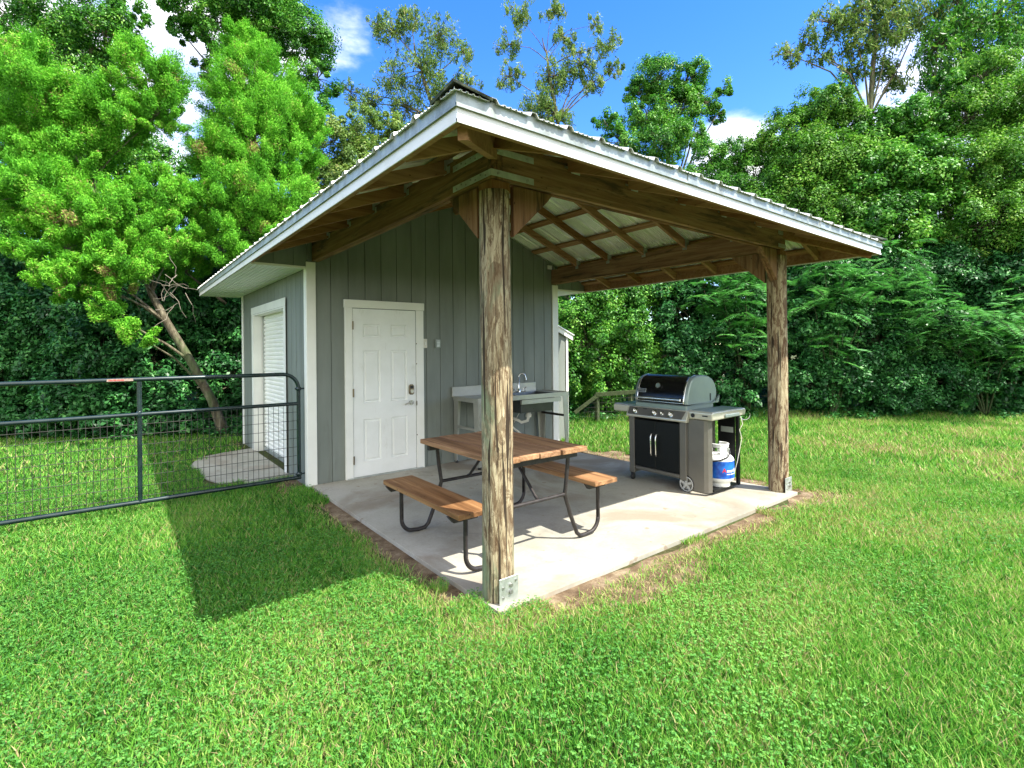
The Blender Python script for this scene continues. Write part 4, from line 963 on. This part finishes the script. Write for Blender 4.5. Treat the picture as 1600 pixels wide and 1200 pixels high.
def plant_left():
    c1 = tree('cedar_tree', 'bright green feathery cedar leaning left on a bare slanting trunk', 'tree', at(352, 680, 9.6), 
         [(55, 150, 9.0, 78), (20, 230, 8.8, 55), (235, 120, 9.3, 62), (185, 180, 9.2, 62), (250, 175, 9.3, 45), (130, 235, 9.1, 60), (60, 300, 8.4, 70), (125, 330, 8.3, 62), (70, 380, 8.2, 52), (105, 435, 8.1, 48), (140, 400, 8.2, 45), (200, 330, 8.7, 62), (190, 405, 8.4, 55), (250, 380, 8.9, 50), (170, 470, 8.2, 30), (215, 520, 8.2, 26), (255, 300, 9, 50), (30, 90, 9.4, 55), (255, 350, 9, 40)],
         580000, 'cedar', 'cedar_spray', .085, twigs=.12, via=[at(330, 620, 9.4), at(298, 560, 9.2), at(262, 500, 9.1), at(238, 455, 9.0), at(215, 390, 9.0)])
    # bare twigs hanging under the crown
    m = MB(); random.seed(9)
    for i in range(16):
        p = at(random.uniform(215, 300), random.uniform(405, 500), random.uniform(8.5, 8.9)); pts = [p]; d = Vector((random.uniform(-.6, .9), random.uniform(-.4, .4), random.uniform(-1, .7))).normalized()
        for k in range(5): d = (d + Vector([random.uniform(-.5, .5) for _ in range(3)])).normalized(); pts.append(pts[-1] + d * random.uniform(.06, .16))
        m.tube(pts, [.007, .006, .005, .004, .003, .002], 4, False)
    m.build('dead_branch', 'dead_twig', c1)
    tree('cedar_tree', 'tall green cedar rising directly behind the left eave', 'tree', at(455, 660, 11.0),
         [(405, 125, 10.6, 62), (375, 165, 10.4, 58), (440, 175, 10.5, 66), (400, 225, 10.3, 72), (460, 240, 10.5, 52), (350, 240, 10.2, 52), (370, 300, 10, 66), (435, 300, 10.2, 66), (330, 320, 9.8, 50), (340, 375, 9.6, 50), (395, 360, 10, 55), (300, 350, 9.8, 48), (400, 80, 10.8, 42), (445, 350, 10.3, 50), (380, 60, 10.9, 30), (478, 190, 10.6, 35), (290, 420, 9.9, 40)],
         540000, 'cedar', 'cedar_spray', .16, twigs=.12)
    tree('broadleaf_tree', 'dark tall broadleaf tree whose top rises behind the cedar by the eave', 'tree', at(470, 640, 15), [(300, 15, 14, 42), (345, 40, 14, 45), (288, 45, 14, 22), (420, 20, 14.5, 60), (470, 55, 14.5, 55), (500, 120, 14.5, 35), (480, 165, 14, 40), (380, -40, 14, 80), (330, 110, 14, 26), (500, 60, 14.5, 28)],
         46000, 'broad', 'broad_leaf', .2, twigs=.5)
    tree('broadleaf_tree', 'light green broadleaf tree filling the top left corner behind the cedar', 'tree', at(70, 640, 13.5), [(20, 20, 13, 70), (100, 25, 13, 65), (170, 50, 13, 60), (120, 110, 13, 70), (210, 60, 13, 34), (190, 10, 13, 40), (60, 180, 12.5, 90), (150, 230, 12.5, 90), (230, 270, 12.5, 60), (-60, 120, 13, 120), (-40, 320, 12, 120)],
         90000, 'broad', 'broad_leaf', .22, twigs=.3)
    tree('broadleaf_tree', 'olive green tree peeping over the left roof slope', 'tree', at(560, 620, 14.5), [(520, 220, 13.6, 45), (560, 200, 14, 38), (545, 265, 13.6, 55), (600, 250, 14, 50), (500, 290, 13.5, 48), (640, 230, 14.5, 45), (610, 195, 14.5, 26), (560, 320, 13.5, 70), (660, 280, 14, 60)],
         42000, 'broad', 'olive_leaf', .16, twigs=.4)
    # shrubs along the edge
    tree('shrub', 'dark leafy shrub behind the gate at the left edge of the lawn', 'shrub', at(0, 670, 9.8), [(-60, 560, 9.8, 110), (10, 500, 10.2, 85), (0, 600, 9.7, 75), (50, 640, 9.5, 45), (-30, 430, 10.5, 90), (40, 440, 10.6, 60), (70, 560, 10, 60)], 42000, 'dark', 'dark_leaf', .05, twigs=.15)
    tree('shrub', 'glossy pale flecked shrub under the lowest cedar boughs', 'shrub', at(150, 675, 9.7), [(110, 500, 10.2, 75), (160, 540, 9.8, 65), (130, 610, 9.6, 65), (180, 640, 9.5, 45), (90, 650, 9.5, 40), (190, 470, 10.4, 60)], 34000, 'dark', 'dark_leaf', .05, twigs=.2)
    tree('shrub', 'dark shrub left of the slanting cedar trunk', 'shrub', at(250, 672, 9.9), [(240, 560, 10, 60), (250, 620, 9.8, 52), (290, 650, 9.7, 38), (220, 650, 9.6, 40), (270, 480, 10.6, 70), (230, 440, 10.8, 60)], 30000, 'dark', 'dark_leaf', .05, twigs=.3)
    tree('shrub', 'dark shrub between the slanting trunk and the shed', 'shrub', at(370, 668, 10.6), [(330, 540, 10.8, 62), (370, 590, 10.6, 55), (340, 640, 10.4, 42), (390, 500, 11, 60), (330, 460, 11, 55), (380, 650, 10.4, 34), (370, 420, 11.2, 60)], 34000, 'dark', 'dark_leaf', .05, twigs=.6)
def sparse(name, label, base, lobes, n, tr, via=None, mat='olive_leaf'):
    tree(name, label, 'tree', base, lobes, n, 'sparse', mat, tr, twigs=.9, via=via)
def plant_back():
    sparse('thin_tree', 'thin open tree against the sky just left of the roof peak', at(690, 600, 20), [(620, 50, 20, 34), (655, 30, 20, 26), (690, 55, 20, 34), (725, 80, 20, 24), (735, 130, 20, 24), (665, 110, 20, 40), (620, 120, 20, 30), (590, 35, 20, 18), (700, 150, 20, 34), (580, 160, 20, 26), (550, 140, 20, 20), (640, 170, 20, 34)], 12000, .09, via=[at(688, 190, 20), at(668, 130, 20)])
    sparse('thin_tree', 'thin open tree with crooked limbs right of the roof peak', at(880, 600, 20), [(815, 20, 20, 26), (800, 70, 20, 22), (800, 120, 20, 24), (870, 20, 20, 22), (885, 60, 20, 22), (910, 100, 20, 30), (870, 120, 20, 34), (935, 40, 20, 16), (945, 75, 20, 20), (965, 65, 20, 14), (930, 130, 20, 22), (850, 165, 20, 34), (830, 190, 20, 30), (960, 110, 20, 16), (880, 190, 20, 26), (975, 112, 20, 9)], 12000, .08, via=[at(875, 190, 20), at(862, 120, 20)])
    tree('broadleaf_tree', 'dense dark topped tree standing clear against blue sky mid right', 'tree', at(1050, 600, 18), [(1035, 125, 18, 40), (1075, 130, 18, 36), (1000, 145, 18, 28), (1060, 175, 18, 44), (1100, 160, 18, 28), (1135, 145, 18, 18), (1125, 180, 18, 18), (1010, 190, 17.5, 38), (950, 195, 17, 22), (975, 225, 17, 36), (1040, 225, 17, 44), (1080, 215, 17.5, 30)], 42000, 'broad', 'broad_leaf', .2, twigs=.8)
    sparse('thin_tree', 'tall open tree above the right hand trees, its upright trunk showing', at(1368, 600, 15), [(1235, 88, 15, 22), (1265, 75, 15, 22), (1290, 95, 15, 20), (1300, 40, 15, 34), (1340, 70, 15, 34), (1350, 20, 15, 40), (1390, 60, 15, 42), (1400, 10, 15, 42), (1335, 120, 15, 26), (1400, 120, 15, 36), (1440, 40, 15, 40)], 9500, .08, via=[at(1362, 190, 15), at(1368, 110, 15), at(1375, 50, 15)])
    sparse('thin_tree', 'open tree reaching up to the right above the hedge trees in the corner', at(1470, 600, 14.6), [(1470, 80, 14.6, 44), (1510, 50, 14.6, 44), (1480, 130, 14.6, 44), (1550, 100, 14.6, 46), (1560, 30, 14.6, 46), (1600, 70, 14.6, 46), (1600, 140, 14.4, 46), (1500, 10, 14.6, 40), (1650, 20, 14.6, 60)], 16000, .09, via=[at(1455, 190, 14.6), at(1500, 110, 14.6)], mat='broad_leaf')
def plant_right():
    H = [('broadleaf_tree', 'leafy tree behind the grill below the roof edge', 'tree', (960, 11.9), [(905, 480, 12, 60), (960, 460, 12, 60), (920, 540, 11.7, 65), (975, 520, 11.6, 60), (890, 590, 11.6, 50), (945, 600, 11.4, 48), (1000, 440, 12.2, 60), (990, 580, 11.5, 50)], 44000, 'broad', 'broad_leaf'),
         ('broadleaf_tree', 'leafy tree between the grill and the far post', 'tree', (1100, 12), [(1050, 480, 12, 60), (1100, 450, 12, 60), (1060, 560, 11.6, 60), (1110, 530, 11.6, 55), (1150, 480, 12, 60), (1040, 620, 11.3, 40), (1110, 610, 11.3, 45), (1160, 570, 11.5, 55), (1160, 630, 11.2, 34), (1080, 400, 12.5, 60)], 46000, 'broad', 'dark_leaf'),
         ('broadleaf_tree', 'round topped tree right of the cloud above the roof', 'tree', (1160, 13.6), [(1110, 245, 14, 28), (1150, 250, 14, 34), (1130, 300, 13.8, 48), (1180, 290, 13.6, 48), (1150, 350, 13.4, 60), (1200, 340, 13.2, 55), (1080, 290, 14, 34), (1060, 330, 14, 50)], 40000, 'broad', 'broad_leaf'),
         ('broadleaf_tree', 'tall bushy tree with bright top just right of the far post line', 'tree', (1270, 13), [(1240, 215, 13.4, 46), (1290, 175, 13.4, 44), (1320, 195, 13.4, 36), (1260, 260, 13, 60), (1310, 270, 12.8, 58), (1230, 320, 12.8, 60), (1290, 350, 12.6, 65), (1200, 240, 13.5, 36)], 60000, 'broad', 'yellow_leaf'),
         ('broadleaf_tree', 'broad vine hung tree in the middle of the right hand trees', 'tree', (1400, 12.6), [(1370, 215, 13, 46), (1420, 200, 13, 50), (1460, 210, 12.9, 40), (1360, 290, 12.5, 60), (1430, 280, 12.3, 65), (1390, 360, 12, 65), (1460, 350, 12, 60), (1480, 160, 13.2, 40), (1340, 370, 12.2, 50)], 66000, 'broad', 'broad_leaf'),
         ('broadleaf_tree', 'big dense tree at the right edge reaching up into the corner', 'tree', (1570, 12), [(1520, 190, 12.6, 55), (1580, 170, 12.6, 60), (1510, 280, 12, 65), (1580, 270, 11.8, 70), (1540, 360, 11.6, 70), (1600, 370, 11.5, 70), (1650, 200, 12.5, 90), (1680, 350, 12, 100), (1540, 130, 13, 46)], 80000, 'broad', 'yellow_leaf'),
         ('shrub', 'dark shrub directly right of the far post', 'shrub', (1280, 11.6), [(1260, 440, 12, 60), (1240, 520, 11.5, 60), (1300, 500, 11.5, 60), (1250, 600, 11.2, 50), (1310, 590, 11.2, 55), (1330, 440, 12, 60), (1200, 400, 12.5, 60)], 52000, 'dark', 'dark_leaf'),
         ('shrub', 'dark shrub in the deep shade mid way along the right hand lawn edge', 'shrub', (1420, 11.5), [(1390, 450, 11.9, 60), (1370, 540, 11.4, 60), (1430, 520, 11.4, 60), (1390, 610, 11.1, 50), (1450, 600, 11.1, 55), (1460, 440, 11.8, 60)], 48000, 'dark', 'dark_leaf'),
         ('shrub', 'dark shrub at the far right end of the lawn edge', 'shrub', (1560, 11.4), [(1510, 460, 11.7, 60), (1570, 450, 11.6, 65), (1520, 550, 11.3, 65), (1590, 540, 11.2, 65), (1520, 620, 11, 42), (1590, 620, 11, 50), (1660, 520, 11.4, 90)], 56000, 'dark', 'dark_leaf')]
    for (nm, lab, cat, (px, d), lb, n, kind, mat), sz in zip(H, (.85, 1.15, .75, .9, 1.2, .8, 1.0, .8, 1.2)):
        tree(nm, lab, cat, at(px, 640, d), lb, n, kind, mat, .12 if cat == 'tree' else .05, twigs=.35, size=sz)
def fronds(name, label, base, spots, seed):
    """feathery compound leaves on arching stems"""
    r_ = np.random.default_rng(seed); b = Vector((base[0], base[1], GZ - .03)); T = empty(name, (b.x, b.y, GZ), label, 'shrub', 'feathery shrubs along the lawn edge'); m = MB()
    C, Nn, Tn, L, Wd, tt = [], [], [], [], [], []
    for px, py, d, k in spots:
        c = at(px, py, d); m.tube([b, b.lerp(c, .5) + Vector((0, 0, .35)), c], [.018, .012, .006], 6)
        for i in range(int(k * 1.8)):
            a = r_.uniform(0, 6.28); el_ = r_.uniform(-.35, .55); ln = r_.uniform(.3, .62); q = np.array(c) + r_.normal(size=3) * .26
            d0 = np.array([math.cos(a) * math.cos(el_), math.sin(a) * math.cos(el_), math.sin(el_)]); side = np.cross(d0, [0, 0, 1]); side /= np.linalg.norm(side); up = np.cross(side, d0); tc = r_.uniform(-.2, .2)
            pts = []
            for s in np.linspace(.12, 1, 15):
                p = q + d0 * ln * s - np.array([0, 0, 1]) * (s ** 2) * ln * .38; pts.append(p)
                wl = .17 * math.sin(min(1, s * 1.1) * math.pi * .85 + .3) + .03
                for sg in (-1, 1):
                    # each leaflet stands as two blades so that the frond stays thin
                    dd = side * sg * .92 + d0 * .35 - np.array([0, 0, .12])
                    C.append(p + dd * wl * .5); Nn.append(up + r_.normal(size=3) * .15); Tn.append(dd); L.append(wl); Wd.append(.024); tt.append(.5 + tc + r_.normal() * .13)
            m.tube([Vector(p) for p in pts[::4]], .004, 4, False)
    V, F = leaf_quads(np.array(C), norm(np.array(Nn)), np.array(Tn), np.array(L), np.array(Wd), .1)
    np_mesh('foliage', V, F, 'fern_leaf', np.repeat(np.clip(np.array(tt), 0, 1), 4), T); m.build('stem', 'fence_lumber', T)
def plant_fronds():
    fronds('feathery_shrub', 'feathery green shrub arching out left of the far post', at(1170, 650, 11.2), [(1130, 470, 10.9, 16), (1165, 440, 10.9, 18), (1180, 500, 10.8, 14), (1150, 540, 10.9, 12), (1110, 430, 11.2, 14)], 3)
    fronds('feathery_shrub', 'feathery pale shrub spreading over the lawn edge right of the far post', at(1300, 650, 11), [(1270, 470, 10.7, 18), (1320, 440, 10.7, 20), (1360, 470, 10.6, 16), (1300, 520, 10.6, 14), (1400, 420, 10.8, 14), (1290, 420, 10.9, 12)], 4)
    fronds('feathery_shrub', 'bright feathery shrub hanging over the lawn at the right edge', at(1540, 650, 10.9), [(1450, 480, 10.5, 14), (1500, 500, 10.4, 18), (1550, 520, 10.3, 20), (1590, 550, 10.2, 16), (1480, 540, 10.5, 12), (1600, 490, 10.4, 14), (1420, 510, 10.7, 8)], 5)
def woodland():
    lob = []
    r_ = np.random.default_rng(21)
    for px in range(-260, 1900, 70):
        top = 300 if px < 520 or px > 1150 else 400
        for py in range(top, 700, 75):
            d = 14.5 + r_.uniform(0, 2.2) + (2 if 470 < px < 1100 else 0) - (1.2 if px < 420 else 0); lob.append((np.array(at(px + r_.uniform(-20, 20), py + r_.uniform(-20, 20), d)), r_.uniform(60, 85) * d / FPX))
    for px in range(-260, 1900, 85):
        for py in (470, 540, 600): lob.append((np.array(at(px + r_.uniform(-20, 20), py + r_.uniform(-15, 15), 19)), r_.uniform(75, 95) * 19 / FPX))
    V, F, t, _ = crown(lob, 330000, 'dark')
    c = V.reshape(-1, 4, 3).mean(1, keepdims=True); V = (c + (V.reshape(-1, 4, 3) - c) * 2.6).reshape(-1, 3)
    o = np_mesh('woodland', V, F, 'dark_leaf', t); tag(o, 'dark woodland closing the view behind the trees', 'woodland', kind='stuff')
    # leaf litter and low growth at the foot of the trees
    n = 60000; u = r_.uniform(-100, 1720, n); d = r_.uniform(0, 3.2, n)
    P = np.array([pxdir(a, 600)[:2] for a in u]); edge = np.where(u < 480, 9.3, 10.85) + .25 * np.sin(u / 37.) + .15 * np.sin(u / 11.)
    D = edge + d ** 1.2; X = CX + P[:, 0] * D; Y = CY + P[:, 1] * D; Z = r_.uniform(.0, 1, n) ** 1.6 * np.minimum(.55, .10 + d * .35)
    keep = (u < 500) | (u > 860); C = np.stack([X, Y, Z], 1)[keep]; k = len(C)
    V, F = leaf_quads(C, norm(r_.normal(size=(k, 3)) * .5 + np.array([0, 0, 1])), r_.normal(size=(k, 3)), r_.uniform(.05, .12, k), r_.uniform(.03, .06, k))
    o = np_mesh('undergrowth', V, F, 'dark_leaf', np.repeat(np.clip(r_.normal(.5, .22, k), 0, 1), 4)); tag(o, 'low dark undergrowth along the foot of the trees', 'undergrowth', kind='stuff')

def lawn():
    n1 = Noise2(31); n2 = Noise2(32); n3 = Noise2(33)
    def field(N_, r0, r1):
        a = rng.uniform(YAW - R(66), YAW + R(66), N_); r = np.sqrt(rng.uniform(r0 * r0, r1 * r1, N_))
        x = CX + r * np.sin(a); y = CY + r * np.cos(a)
        X1 = 3.62 + (-y) * .088
        wob = (n3(x * 3, y * 3) - .5) * .16
        slab = (x > .02 + wob * .8 + .0) & (x < X1 - .0 + wob) & (y > -3.62 + .03 + wob * .9) & (y < 0)
        bld = (x > -.02) & (x < W_ + .02) & (y >= 0) & (y < BD)
        lean = (x > W_) & (x < 4.5) & (y > .36) & (y < 2.3)
        pad = (x > -.9 + wob) & (x <= 0) & (y > .62 + wob) & (y < 2.95 + wob)
        pad &= ~((x < -.55) & (y < .78)); pad &= ~((x < -.7) & (y > 2.5))
        # earth shows where the grass is worn
        de = np.minimum.reduce([np.abs(x - X1) + 3 * (y > .6) + 3 * (y < -3.75), np.abs(y + 3.62) + 3 * (x > 4.1) + 3 * (x < -.1), np.abs(x) + 3 * (y < -3.7)])
        bare = np.clip(1.25 - de / (.16 + .25 * n1(x * 1.5, y * 1.5)), 0, 1) * (n2(x * 2.2, y * 2.2) > np.where(x < .1, .50, .45))
        band = (x > X1 - .1) & (x < 4.15 + wob * 3) & (y > -3.2) & (y < .4)
        bare = np.maximum(bare, band * .94)
        worn = lambda cx_, cy_, a_, b_: np.clip(1.5 * (1 - np.hypot((x - cx_) / a_, (y - cy_) / b_) + wob * 5 + (n2(x * 4, y * 4) - .5)), 0, 1)
        bare = np.maximum.reduce([bare, .74 * worn(1.2, -3.9, .75, .30), .8 * worn(-.1, .25, .45, .28), .6 * worn(2.0, -3.75, .5, .22), .7 * worn(3.95, -3.85, .5, .25), .5 * worn(3.2, -6.3, .5, .3)])
        keep = ~(slab | bld | lean | pad) & (rng.random(N_) > bare)
        fwd = r * np.cos(a - YAW); keep &= fwd < 12.5
        w_ = bare[keep]; return x[keep], y[keep], r[keep], w_
    V_, T_, F5 = [], [], None
    def tints(x, y):
        dry = n1(x * .55 + 3, y * .55) * .6 + n2(x * 1.9, y * 1.9) * .4
        right = np.clip((x - 1.0) * .05 - (y + 3) * .03, 0, .16) * (y < -2)
        t = .40 + (n3(x * .8, y * .8) - .5) * .35 + np.clip(dry + right - .55, 0, 1) * 1.4
        edge = np.exp(-np.minimum(np.abs(y + 3.75), 9) * 6) * ((x > -.2) & (x < 4.2)) * n2(x * 3, y * 3); t = t + edge * .6
        return t
    def blades(N_, r0, r1, h, wd, seg):
        x, y, r, wr = field(N_, r0, r1); n = len(x); a = rng.uniform(0, 6.283, n); fw = (x - CX) * math.sin(YAW) + (y - CY) * math.cos(YAW); ht = h * rng.uniform(.45, 1.15, n) * (.75 + .6 * n2(x * 1.3, y * 1.3)) * (1 + np.clip(fw - 10.1, 0, 1.2) * 2.2 * n1(x * 2, y * 2) * (x > 1)); w_ = wd * rng.uniform(.7, 1.3, n)
        ln = rng.uniform(.15, 1.1, n) * ht; la = rng.uniform(0, 6.283, n); dx, dy = np.cos(la) * ln, np.sin(la) * ln; sx, sy = np.cos(a) * w_ / 2, np.sin(a) * w_ / 2
        z0 = np.full(n, GZ); t = np.clip(tints(x, y) + .01 + rng.normal(size=n) * .24, 0, 1)
        dead = rng.random(n) < .06 + wr * .85; ht = np.where(dead & (wr > .2), ht * .55, ht); t[dead] = rng.uniform(.88, 1, dead.sum())
        if seg:
            V = np.stack([np.stack([x - sx, y - sy, z0], 1), np.stack([x + sx, y + sy, z0], 1), np.stack([x + sx * .8 + dx * .35, y + sy * .8 + dy * .35, z0 + ht * .6], 1), np.stack([x - sx * .8 + dx * .35, y - sy * .8 + dy * .35, z0 + ht * .6], 1), np.stack([x + dx, y + dy, z0 + ht], 1)], 1)
            return V.reshape(-1, 3), n, np.repeat(t, 5)
        V = np.stack([np.stack([x - sx, y - sy, z0], 1), np.stack([x + sx, y + sy, z0], 1), np.stack([x + dx, y + dy, z0 + ht], 1)], 1)
        return V.reshape(-1, 3), n, np.repeat(t, 3)
    parts = []
    # near blades: quad plus tip (stored as two triangles and one more)
    V, n, t = blades(430000, 1.2, 4.6, .050, .0055, True); b = np.arange(n)[:, None] * 5
    F = np.concatenate([b + np.array([[0, 1, 2]]), b + np.array([[0, 2, 3]]), b + np.array([[3, 2, 4]])]); parts.append((V, F, t))
    for N_, r0, r1, h, wd in ((375000, 4.6, 8.0, .062, .0105), (375000, 8.0, 17.5, .075, .020)):
        V, n, t = blades(N_, r0, r1, h, wd, False); parts.append((V, np.arange(3 * n).reshape(n, 3), t))
    o = 0; Fs = []
    for V, F, t in parts: Fs.append(F + o); o += len(V)
    ob = np_mesh('grass', np.concatenate([p[0] for p in parts]), np.concatenate(Fs), 'grass_blade', np.concatenate([p[2] for p in parts]))
    tag(ob, 'short bright green lawn grass round the patio', 'grass', kind='stuff')
    # clover and broad weeds low in the turf
    C, L, tt = [], [], []
    for N_, r0, r1, s in ((40000, 1.2, 4.6, .0105), (20000, 4.6, 8.5, .015)):
        x, y, r, wr = field(N_, r0, r1); k = (wr < .2) & (n1(x * .7 + 9, y * .7) + np.clip(-x * .05, -.1, .1) > .50 + rng.uniform(-.12, .12, len(x))); x, y = x[k], y[k]; n = len(x)
        # three leaflets round one stalk
        z = rng.uniform(.0, .04, n)
        for j in range(3):
            a = rng.uniform(0, .6, n) + j * 2.094 + (x * 97 % 6.28); C.append(np.stack([x + np.cos(a) * s * .5, y + np.sin(a) * s * .5, z], 1)); L.append(np.stack([np.cos(a), np.sin(a), np.zeros(n), np.full(n, s)], 1)); tt.append(np.clip(.5 + (n3(x, y) - .5) * .6 + rng.normal(size=n) * .15, 0, 1))
    C = np.concatenate(C); L = np.concatenate(L); tt = np.concatenate(tt); n = len(C)
    V, F = leaf_quads(C, norm(rng.normal(size=(n, 3)) * .28 + np.array([0, 0, 1])), L[:, :3] + 1e-4, L[:, 3] * 1.0, L[:, 3] * .95, .12)
    ob = np_mesh('clover', V, F, 'clover_leaf', np.repeat(tt, 4)); tag(ob, 'low clover and broad weeds mixed into the lawn', 'clover', kind='stuff')
plant_left(); plant_back(); plant_right(); plant_fronds(); woodland(); lawn()
